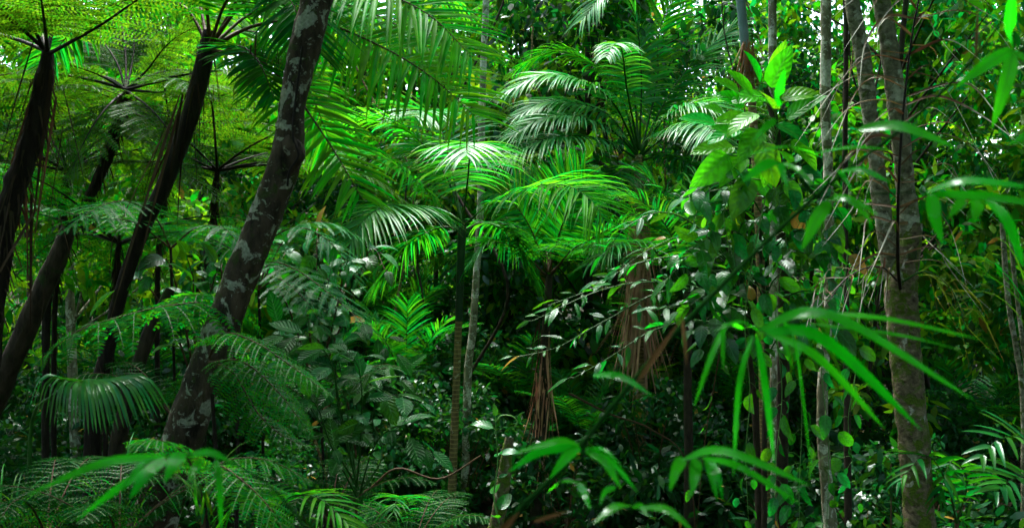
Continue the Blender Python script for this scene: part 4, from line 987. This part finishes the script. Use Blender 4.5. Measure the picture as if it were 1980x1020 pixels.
seedling_palm('young palm low behind the forked trunk, leaflets hanging', (1850, 1010), 5.8,
    [[(1850, 1010, 5.8), (1830, 930, 5.6), (1790, 880, 5.5), (1740, 930, 5.4)], [(1850, 1010, 5.8), (1870, 930, 5.7), (1840, 890, 5.6), (1815, 960, 5.5)]], 'palm_dark', 0.24, 0.034, 12, 0.9)
seedling_palm('small young palm on the floor left of the middle palm foot', (790, 1030), 7.6,
    [[(790, 1030, 7.6), (760, 985, 7.5), (720, 985, 7.4), (690, 1020, 7.3)], [(790, 1030, 7.6), (820, 985, 7.5), (860, 985, 7.4), (880, 1010, 7.3)], [(790, 1030, 7.6), (790, 975, 7.4), (770, 960, 7.0), (760, 990, 6.8)]], 'palm_dark', 0.28, 0.024, 22, 0.9)

# ------------------------------------------------------------------ leafy plants with leaves of their own
GL = leaf_mesh('gloss', 'gloss', 0.36, 'lance', fold=0.25, droop=0.5)
GR = leaf_mesh('ribbed', 'ribbed', 0.46, 'ellip', fold=0.18, droop=0.55)
GA = leaf_mesh('aroid', 'gloss_lime', 0.52, 'ovate', fold=0.22, droop=0.8, nseg=9)
GV = leaf_mesh('vine', 'gloss', 0.50, 'ovate', fold=0.24, droop=0.9, nseg=9)
GY = leaf_mesh('vine_lime', 'gloss', 0.50, 'ovate', fold=0.24, droop=0.9, nseg=9)

def plant(name, label, cat, crown, d):
    c = P(crown[0], crown[1], d); b = np.array((c[0], c[1], float(ground_z(c[0], c[1])) - 0.03))
    return thing(name, label, cat, b), b

rg = np.random.default_rng(40)
root, b = plant('glossy_shrub', 'glossy small-leaved shrub arching left before the brown-skirted palm, leaves shining white', 'shrub', (1470, 800), 7.4)
mb = MB(); tube(mb, [b, *PP([(1465, 900), (1450, 700), (1420, 520), (1380, 420)], 7.4)], np.array((0.03, 0.026, 0.022, 0.016, 0.01)), seg=8, n=30); mb.build('trunk', M['bark_dark'], root, b)
br = [[(1440, 620, 7.4), (1360, 560, 7.2), (1250, 545, 7.0), (1150, 565, 6.9), (1030, 620, 6.8)], [(1430, 560, 7.4), (1330, 500, 7.2), (1230, 510, 7.1), (1140, 560, 7.0), (1060, 590, 6.9)],
      [(1440, 640, 7.4), (1350, 620, 7.1), (1260, 640, 6.9), (1180, 690, 6.8), (1110, 730, 6.8)], [(1430, 600, 7.4), (1300, 560, 7.0), (1170, 620, 6.8), (1080, 670, 6.75), (1000, 690, 6.7)],
      [(1420, 520, 7.4), (1350, 440, 7.2), (1280, 410, 7.1), (1210, 440, 7.0), (1170, 490, 7.0)], [(1410, 480, 7.4), (1350, 400, 7.3), (1290, 370, 7.2)], [(1420, 520, 7.4), (1330, 460, 7.0), (1260, 480, 6.8), (1200, 520, 6.7)],
      [(1440, 600, 7.4), (1400, 500, 7.0), (1340, 490, 6.8), (1290, 540, 6.7)], [(1440, 640, 7.4), (1390, 580, 7.0), (1330, 590, 6.8), (1260, 600, 6.7)], [(1420, 480, 7.4), (1440, 400, 7.1), (1410, 350, 6.9), (1370, 360, 6.8)]]
leafy(root, b, [PP(q) for q in br], 0.052, GL, 0.150, rg, spread=0.9, droopy=0.12, face=(0, -0.25, 1), t0=0.25)

root, b = plant('ribbed_leaf_shrub', 'shrub with large ribbed oval leaves right of the leaning lichened trunk', 'shrub', (690, 900), 6.0)
br = [[(690, 960, 6.1), (680, 820, 6.1), (700, 740, 6.0), (750, 760, 5.9), (810, 780, 5.8)], [(690, 940, 6.1), (660, 800, 6.0), (640, 700, 5.9), (600, 650, 5.8), (560, 655, 5.7)],
      [(690, 940, 6.1), (650, 760, 6.1), (660, 660, 6.0), (700, 620, 6.0), (760, 680, 5.9)], [(690, 980, 6.1), (720, 870, 6.0), (760, 830, 5.9), (830, 870, 5.8)], [(690, 940, 6.1), (620, 820, 6.0), (560, 720, 6.0), (540, 640, 6.0)],
      [(690, 940, 6.1), (660, 720, 6.3), (630, 600, 6.4), (640, 520, 6.4)], [(690, 940, 6.1), (700, 800, 5.8), (690, 700, 5.6), (640, 680, 5.5)], [(690, 960, 6.1), (640, 860, 5.8), (610, 780, 5.6), (570, 770, 5.5)], [(690, 960, 6.1), (740, 880, 6.2), (720, 800, 6.3), (780, 720, 6.3)]]
leafy(root, b, [PP(q) for q in br], 0.055, GR, 0.19, rg, stem='stem_green', r=0.005, droopy=0.3, t0=0.35, face=(0.1, -0.5, 1))
root, b = plant('broad_leaf_shrub', 'shaded broad-leaved shrub under the hanging palm frond, leaves shining blue-white', 'shrub', (610, 640), 7.6)
br = [[(610, 760, 7.6), (560 + 30 * k, 600 - 25 * (k % 3), 7.5), (510 + 52 * k, 520 - 40 * (k % 3), 7.3), (480 + 66 * k, 520 - 20 * (k % 2), 7.1)] for k in range(5)]
leafy(root, b, [PP(q) for q in br], 0.075, GV, 0.19, rg, stem='stem_brown', r=0.008, droopy=0.3, t0=0.3, face=(0, -0.3, 1))
root, b = plant('broad_leaf_shrub', 'dark broad-leaved shrub between the left trunks and the leaning tree', 'shrub', (380, 700), 7.0)
br = [[(380, 760, 7.0), (330 + 22 * k, 620 - 20 * (k % 3), 6.9), (270 + 52 * k, 540 - 40 * (k % 2), 6.7), (230 + 66 * k, 560 - 30 * (k % 3), 6.6)] for k in range(5)]
leafy(root, b, [PP(q) for q in br], 0.10, GV, 0.22, rg, stem='stem_brown', r=0.008, droopy=0.35, t0=0.3)

# lime climber with big leaves on its own pole
root, b = plant('climbing_aroid', 'lime green large-leaved climber high on a dark pole', 'climber', (1508, 900), 7.2)
mb = MB(); tube(mb, [b, *PP([(1512, 900), (1516, 600), (1508, 400), (1500, 250), (1480, 170)], 7.2)], np.array((0.05, 0.045, 0.042, 0.036, 0.03, 0.02)), seg=12, n=60, bump=0.2, freq=9); mb.build('trunk', M['bark_dark'], root, b)
for (px, py, dx, dy, s, dd) in ((1480, 190, -0.7, 0.2, 0.30, 7.0), (1490, 170, 0.3, 0.9, 0.28, 7.0), (1450, 230, -0.9, 0.1, 0.28, 6.9), (1440, 205, -0.8, 0.6, 0.26, 7.0), (1470, 250, -0.5, -0.5, 0.27, 6.8), (1420, 285, -1.0, 0.05, 0.36, 6.9), (1440, 300, -0.7, -0.6, 0.30, 6.85),
        (1500, 240, 0.6, -0.2, 0.26, 6.9), (1470, 160, -0.4, 0.9, 0.24, 7.1), (1510, 190, 0.8, 0.3, 0.28, 7.0), (1430, 250, -0.9, -0.2, 0.24, 6.8), (1490, 300, -0.3, -0.9, 0.26, 6.8), (1530, 270, 0.7, -0.6, 0.26, 6.9), (1400, 220, -0.6, 0.4, 0.2, 6.9), (1520, 350, 0.5, -0.8, 0.24, 6.9), (1470, 330, -0.7, -0.7, 0.26, 6.9), (1495, 210, -0.2, 0.3, 0.3, 6.7), (1455, 185, -0.6, 0.7, 0.28, 6.9), (1410, 300, -0.8, -0.5, 0.32, 6.8), (1450, 345, -0.5, -0.8, 0.3, 6.75), (1385, 240, -0.9, 0.3, 0.26, 6.9), (1475, 275, 0.2, -0.9, 0.3, 6.7), (1520, 230, 0.5, 0.5, 0.28, 7.0), (1465, 220, -0.9, -0.3, 0.3, 6.75), (1440, 270, -0.9, 0.5, 0.28, 6.8), (1500, 150, 0.1, 0.9, 0.28, 7.1), (1430, 180, -0.7, 0.5, 0.24, 7.0)):
    c = P(px, py, dd); pole = P(1500, py + 35, 7.15)
    m2 = MB(); tube(m2, [pole, (pole + c) / 2 + (0, -0.03, 0.04), c], 0.005, seg=5, n=8); m2.build('leaf_stalk', M['stem_lime'], root, b)
    put_leaf(GA[rg.integers(3)], root, b, c, np.array((dx, -0.35, dy - 0.15)), np.array((rg.normal(0, 0.35), -0.8, 0.75)), s * rg.uniform(0.9, 1.2))

root, b = plant('bushy_climber', 'bushy leafy climber mass below the lime leaves, spilling toward the glossy shrub', 'climber', (1480, 700), 7.1)
mb = MB(); tube(mb, [b, *PP([(1478, 900), (1482, 640), (1470, 480), (1478, 360)], 7.1)], np.array((0.022, 0.02, 0.016, 0.012, 0.008)), seg=7, n=30); mb.build('main_stem', M['bark_dark'], root, b)
br = [PP([(1478, 700 - 40 * k, 7.1), (1478 + s_ * (30 + 10 * (k % 3)), 650 - 40 * k, 6.95), (1478 + s_ * (75 + 14 * (k % 4)), 640 - 38 * k, 6.8), (1478 + s_ * (110 + 22 * (k % 3)), 670 - 36 * k, 6.7)]) for k in range(9) for s_ in (-1, 1)]
leafy(root, b, br, 0.06, GV, 0.19, rg, stem='stem_green', r=0.005, droopy=0.45, face=(0, -0.5, 0.8), t0=0.15, twig=0.05, upn=0.5)

# vines clothing the pole and hanging to the right of it
def vine(label, pts, d, step, size, meshes, stem='stem_lime', seed=0, r=0.004, name='hanging_vine', spread=1.0):
    p = PP(pts, d); low = p[np.argmin(p[:, 2])]
    root = thing(name, label, 'vine', p[-1])
    leafy(root, p[-1], [p], step, meshes, size, np.random.default_rng(seed), stem=stem, r=r, spread=spread, droopy=0.5, face=(0, -0.6, 0.6), t0=0.03, bname='stem', upn=0.8, twig=0.06)
vine('leafy vine hanging down the dark climber pole, nearest the pole', [(1508, 320), (1520, 450), (1500, 600), (1512, 760), (1500, 900), (1505, 1060)], 7.0, 0.075, 0.17, GV, seed=1)
vine('lime leafy vine looping left of the dark climber pole', [(1480, 380), (1455, 500), (1440, 620), (1450, 760), (1442, 880), (1450, 1050)], 6.8, 0.085, 0.15, GY, seed=2)
vine('thin leafy vine hanging between the climber pole and the slender pale trunk', [(1545, 330), (1552, 480), (1540, 640), (1550, 800), (1545, 960), (1550, 1060)], 7.0, 0.10, 0.15, GV, seed=3)
vine('sparse leafy vine climbing the slender pale trunk', [(1592, 420), (1606, 560), (1588, 700), (1602, 860), (1598, 1040)], 7.05, 0.12, 0.15, GV, seed=4)
vine('bare twisting red-brown vine before the dark shrubs, a few leaves', [(1395, 660), (1378, 760), (1366, 830), (1356, 920), (1345, 1040)], 6.9, 0.30, 0.12, GV, stem='stem_brown', seed=5)
vine('vine with scattered leaves high beside the lime climber', [(1450, 330), (1400, 400), (1420, 500), (1475, 560), (1530, 560)], 6.8, 0.08, 0.15, GV, seed=6)
vine('leafy vine draped right of the slender pale trunk', [(1640, 480), (1630, 600), (1655, 700), (1640, 820), (1660, 960)], 7.4, 0.11, 0.17, GV, seed=7)

# young climber with a pale curled tip on the stump
root, b = plant('young_climber', 'young climber with pale curled tip growing on the broken stump', 'climber', (960, 900), 6.4)
p = PP([(965, 1010), (955, 960), (962, 900), (960, 850), (958, 815), (970, 803), (990, 804), (1000, 815), (996, 824)], 6.4)
leafy(root, b, [p[:5]], 0.09, GV, 0.14, rg, stem='stem_lime', r=0.005, droopy=0.2, t0=0.0)
mb = MB(); tube(mb, p[4:], 0.0045, seg=6, n=24); mb.build('curled_tip', M['stem_lime'], root, b)

# ------------------------------------------------------------------ small floor plants, grasses, fallen sticks
def grass_tuft(label, c, d, n, L, seed, mat='grass'):
    q = P(c[0], c[1], d); q[2] = float(ground_z(q[0], q[1])) - 0.02 if c[1] > 2000 else q[2]
    base = np.array((q[0], q[1], float(ground_z(q[0], q[1])) - 0.02))
    rng = np.random.default_rng(seed); root = thing('grass_tuft', label, 'grass', base)
    mb = MB(); tube(mb, [base, q], np.array((0.02, 0.014)), seg=6, n=4); mb.build('stem', M['stem_brown'], root, base)
    mb = MB(); a = rng.uniform(0, 6.28, n)
    ribbons(mb, q + rng.normal(0, 0.03, (n, 3)), np.stack([np.cos(a) * 0.5, np.sin(a) * 0.5, rng.uniform(0.5, 1.2, n)], 1), np.stack([-np.cos(a), -np.sin(a), np.ones(n)], 1), L * rng.uniform(0.6, 1.1, n), 0.013, nseg=7, droop=2.2, fold=0.3, prof='grass')
    mb.build('blades', M[mat], root, base, kind='stuff')
grass_tuft('bright grass-like tuft beside the foot of the leaning trunk', (395, 990), 4.2, 24, 0.42, 1)
grass_tuft('dark grassy tuft at the lower left', (230, 1010), 5.0, 30, 0.5, 2)
grass_tuft('dark grassy tuft at the left edge under the hanging dead strips', (20, 1010), 4.8, 26, 0.4, 3)
grass_tuft('pale arching sedge at the right edge in front of the twin-stemmed tree', (2010, 640), 5.4, 26, 0.75, 4)

rg = np.random.default_rng(90); seedlings = []
for k in range(16):
    x, y = rg.uniform(-3.6, 3.8), rg.uniform(7.2, 10.4)
    base = np.array((x, y, float(ground_z(x, y)) - 0.02))
    root = thing('floor_plant', 'small broad-leaved seedling on the dark forest floor', 'plant', base, 'forest floor seedlings')
    hts = rg.uniform(0.3, 0.9); seedlings.append((root, ('small oval-leaved seedling', 'small ribbed-leaved seedling', 'small narrow-leaved seedling')[k % 3] + ' on the floor', ''))
    brs = [arc(base, rg.uniform(0, 360), 75, hts * rg.uniform(0.6, 1.1), 0.5, 4) for _ in range(3)]
    leafy(root, base, brs, 0.09, (GV, GR, GL)[k % 3], 0.17, rg, droopy=0.25, t0=0.3)
single_out(seedlings)
for k, (pts, d, lab) in enumerate((([(640, 1015), (720, 940), (770, 905), (850, 925), (930, 880)], 7.4, 'thin dead branch arching over the floor left of the middle palm'),
                              ([(590, 800), (625, 900), (640, 990)], 6.6, 'thin bare reddish stick leaning beside the ribbed-leaf shrub'),
                              ([(690, 1015), (690, 900), (672, 780), (640, 700)], 6.6, 'thin bare sapling stem inside the ribbed-leaf shrub'),
                              ([(1100, 760), (1180, 800), (1260, 830), (1330, 900)], 9.4, 'thin bare liana slanting through the dark shrubs'))):
    mb = MB(); p = PP(pts, d); q0 = p[np.argmin(p[:, 2])]; g0 = np.array((q0[0] + 0.1, q0[1], float(ground_z(q0[0], q0[1])) - 0.05))
    p = np.vstack([p, g0]) if np.argmin(p[:, 2]) else np.vstack([g0, p]); tube(mb, p, np.linspace(0.012, 0.006, len(p)), seg=6, n=30)
    tag(mb.build('dead_stick', M['bark_palm' if k == 1 else 'stem_brown']), lab, 'stick')

# ------------------------------------------------------------------ bamboo close to the camera
def bamboo(label, culm, rad, twigs, leaves, sheaths=(), name='bamboo_stalk'):
    """leaves: base, middle and tip as places, greatest width in photo pixels, facing"""
    p = PP(culm); b = p[0]
    root = thing(name, label, 'bamboo', b)
    n = 60; q, ln = resample(p, n); rr = np.interp(np.linspace(0, 1, n), [0, 1], rad) * (1 + 0.25 * (np.arange(n) % 12 == 0))
    mb = MB(); tube(mb, q, rr, seg=10); mb.build('culm', M['culm'], root, b)
    for t in twigs:
        mb = MB(); tube(mb, PP(t), np.linspace(0.0022, 0.001, len(t)), seg=6, n=16); mb.build('twig', M['culm'], root, b)
    for (a, c, w) in sheaths:
        mb = MB(); A, C = P(*a), P(*c); ribbons(mb, [A], [C - A], [(0.2, -1, 0.3)], np.linalg.norm(C - A), w, nseg=8, droop=0.1, fold=0.6, prof='lance'); mb.build('sheath', M['sheath'], root, b)
    for lf in leaves:
        d = lf[0]; (x0, y0), (x1, y1), (x2, y2) = lf[1:4]; w = lf[4] * 0.92 * KPX * d; nn = lf[5] if len(lf) > 5 else (0, -1, 0.45)
        mb = MB(); curve_blade(mb, [P(x0, y0, d + 0.03), P(x1, y1, d - 0.02), P(x2, y2, d - 0.05)], w, nn, 'lance', 15, 0.14)
        mb.build('leaf', M['bamboo'], root, b)
UPN = (0.05, -0.55, 1.0)      # a leaf seen half from the side, its top towards the sky
bamboo('blurred bamboo stalk slanting up to the right across the picture, long bright leaves',
    [(810, 2360, 1.70), (850, 1500, 1.72), (960, 1060, 1.75), (1100, 890, 1.8), (1300, 650, 1.85), (1570, 385, 1.95), (1760, 235, 2.05), (1890, 105, 2.1), (1990, -40, 2.15)], (0.0075, 0.0024),
    [[(1330, 620, 1.86), (1400, 632, 1.83), (1468, 640, 1.8)], [(1200, 770, 1.83), (1160, 820, 1.82), (1125, 863, 1.8)], [(1060, 1010, 1.78), (1170, 970, 1.75), (1317, 887, 1.72)], [(1582, 384, 1.95), (1690, 375, 1.92), (1800, 370, 1.85)],
     [(1582, 384, 1.95), (1605, 345, 1.93), (1625, 328, 1.9)], [(1905, 85, 2.1), (1935, 92, 2.05), (1960, 98, 2.0)], [(1582, 384, 1.95), (1545, 345, 1.9), (1500, 308, 1.85)], [(1000, 1010, 1.76), (1110, 985, 1.74), (1230, 978, 1.72)], [(1625, 328, 1.92), (1640, 280, 1.9), (1656, 250, 1.87)], [(1500, 308, 1.85), (1502, 250, 1.87), (1502, 204, 1.88)]],
    [(1.72, (1462, 640), (1600, 608), (1885, 774), 40, (0.25, -0.75, 0.75)), (1.74, (1475, 640), (1590, 655), (1781, 830), 40, (0.2, -1, 0.5)), (1.78, (1480, 642), (1580, 690), (1710, 827), 26, (0.1, -1, 0.4)), (1.76, (1500, 615), (1680, 612), (1908, 658), 26, UPN), (1.85, (1560, 625), (1740, 648), (1872, 680), 18, UPN),
     (1.76, (1475, 640), (1530, 640), (1571, 925), 20, (0.9, -0.5, 0.3)), (1.80, (1462, 645), (1478, 740), (1497, 893), 24, (0.4, -1, 0)), (1.84, (1456, 645), (1430, 740), (1418, 920), 16, (-0.5, -1, 0)), (1.82, (1440, 638), (1402, 628), (1398, 715), 20, (-0.6, -0.5, 0.8)), (1.84, (1400, 632), (1375, 690), (1342, 785), 17, (-0.3, -1, 0.2)), (1.84, (1490, 645), (1515, 660), (1534, 715), 16), (1.80, (1468, 640), (1430, 622), (1380, 640), 20, UPN),
     (1.78, (1122, 860), (1080, 852), (988, 878), 24, (0, -0.8, 0.8)), (1.78, (1115, 862), (1045, 873), (982, 912), 28, (0.1, -1, 0.6)), (1.77, (1120, 862), (1098, 880), (1062, 925), 32), (1.79, (1122, 860), (1112, 872), (1102, 893), 12), (1.78, (1132, 868), (1168, 890), (1202, 946), 28), (1.78, (1134, 866), (1185, 895), (1234, 952), 18), (1.79, (1132, 866), (1165, 868), (1202, 898), 16, UPN),
     (1.70, (1322, 885), (1308, 905), (1295, 948), 34), (1.70, (1346, 886), (1344, 915), (1337, 958), 36), (1.70, (1368, 886), (1376, 915), (1387, 967), 26), (1.70, (1372, 886), (1388, 915), (1397, 967), 16), (1.69, (1318, 888), (1400, 872), (1568, 938), 30, (0, -0.8, 0.8)), (1.68, (1355, 884), (1430, 902), (1546, 973), 20, (0, -0.9, 0.6)),
     (1.76, (1790, 372), (1870, 350), (2020, 366), 36, (0, -0.8, 0.8)), (1.75, (1795, 376), (1900, 380), (2040, 400), 34, (0, -0.9, 0.6)), (1.80, (1803, 375), (1806, 415), (1822, 472), 42), (1.79, (1862, 384), (1850, 400), (1832, 424), 26), (1.78, (1888, 385), (1888, 400), (1883, 428), 44), (1.78, (1905, 385), (1945, 425), (1980, 518), 36),
     (1.84, (1656, 250), (1740, 245), (1852, 287), 40, (0, -0.9, 0.6)), (1.90, (1574, 297), (1650, 285), (1724, 290), 22, UPN), (1.84, (1585, 300), (1520, 284), (1442, 300), 24, (0, -0.35, 1.0)), (1.88, (1627, 330), (1670, 330), (1722, 353), 24), (1.90, (1620, 328), (1630, 340), (1648, 368), 20), (1.93, (1604, 390), (1578, 425), (1551, 483), 40), (1.93, (1595, 385), (1640, 385), (1688, 432), 24), (1.94, (1600, 382), (1650, 388), (1700, 416), 20),
     (1.84, (1500, 310), (1470, 325), (1434, 353), 32), (1.84, (1506, 312), (1512, 330), (1522, 362), 24), (1.86, (1515, 315), (1545, 330), (1582, 365), 18), (1.88, (1502, 206), (1506, 180), (1517, 134), 28), (1.90, (1500, 204), (1450, 180), (1380, 162), 20, UPN), (1.88, (1503, 230), (1482, 245), (1456, 274), 24),
     (1.98, (1960, 95), (1915, 120), (1847, 170), 38), (1.97, (1960, 98), (1945, 160), (1918, 248), 42), (1.98, (1958, 96), (1952, 50), (1960, -40), 40), (1.98, (1962, 98), (2000, 130), (2060, 190), 30), (1.92, (2010, 240), (1985, 262), (1950, 280), 30),
     (1.82, (1145, 725), (1200, 728), (1262, 765), 26, (0, -0.8, 0.7)), (1.70, (1223, 977), (1190, 980), (1146, 1012), 40, (0, -0.25, 1.0)), (1.70, (1223, 977), (1240, 980), (1252, 996), 26), (1.69, (1240, 980), (1290, 985), (1345, 1030), 26, (0, -0.8, 0.7)), (1.76, (1120, 935), (1130, 955), (1142, 985), 24), (1.80, (1060, 950), (1090, 930), (1130, 935), 18, UPN), (1.74, (1190, 940), (1170, 950), (1160, 975), 18)],
    sheaths=[((1230, 740, 1.82), (1315, 615, 1.84), 0.017), ((1318, 612, 1.85), (1328, 705, 1.83), 0.012), ((1885, 115, 2.09), (1890, 10, 2.1), 0.012), ((965, 1030, 1.74), (1003, 988, 1.73), 0.020), ((1030, 1008, 1.73), (1100, 985, 1.72), 0.012)])
bamboo('blurred bamboo twig at the lower left with long narrow leaves, one shining white',
    [(700, 2640, 1.45), (670, 1600, 1.47), (620, 1120, 1.5), (560, 980, 1.55), (480, 910, 1.6), (400, 880, 1.65), (320, 882, 1.68)], (0.004, 0.0016), [],
    [(1.62, (320, 882), (200, 895), (50, 957), 28, (0, -0.9, 0.6)), (1.60, (325, 880), (275, 898), (230, 952), 38, (-0.25, -0.2, 1.0)), (1.60, (348, 874), (338, 895), (318, 932), 48, (0, -0.25, 1.0)), (1.63, (320, 886), (285, 915), (250, 964), 40), (1.62, (315, 890), (240, 935), (148, 1004), 24),
     (1.64, (365, 880), (405, 874), (452, 896), 26, (0, -0.8, 0.7)), (1.64, (418, 885), (424, 930), (428, 1030), 20), (1.64, (388, 886), (378, 905), (363, 934), 26)])
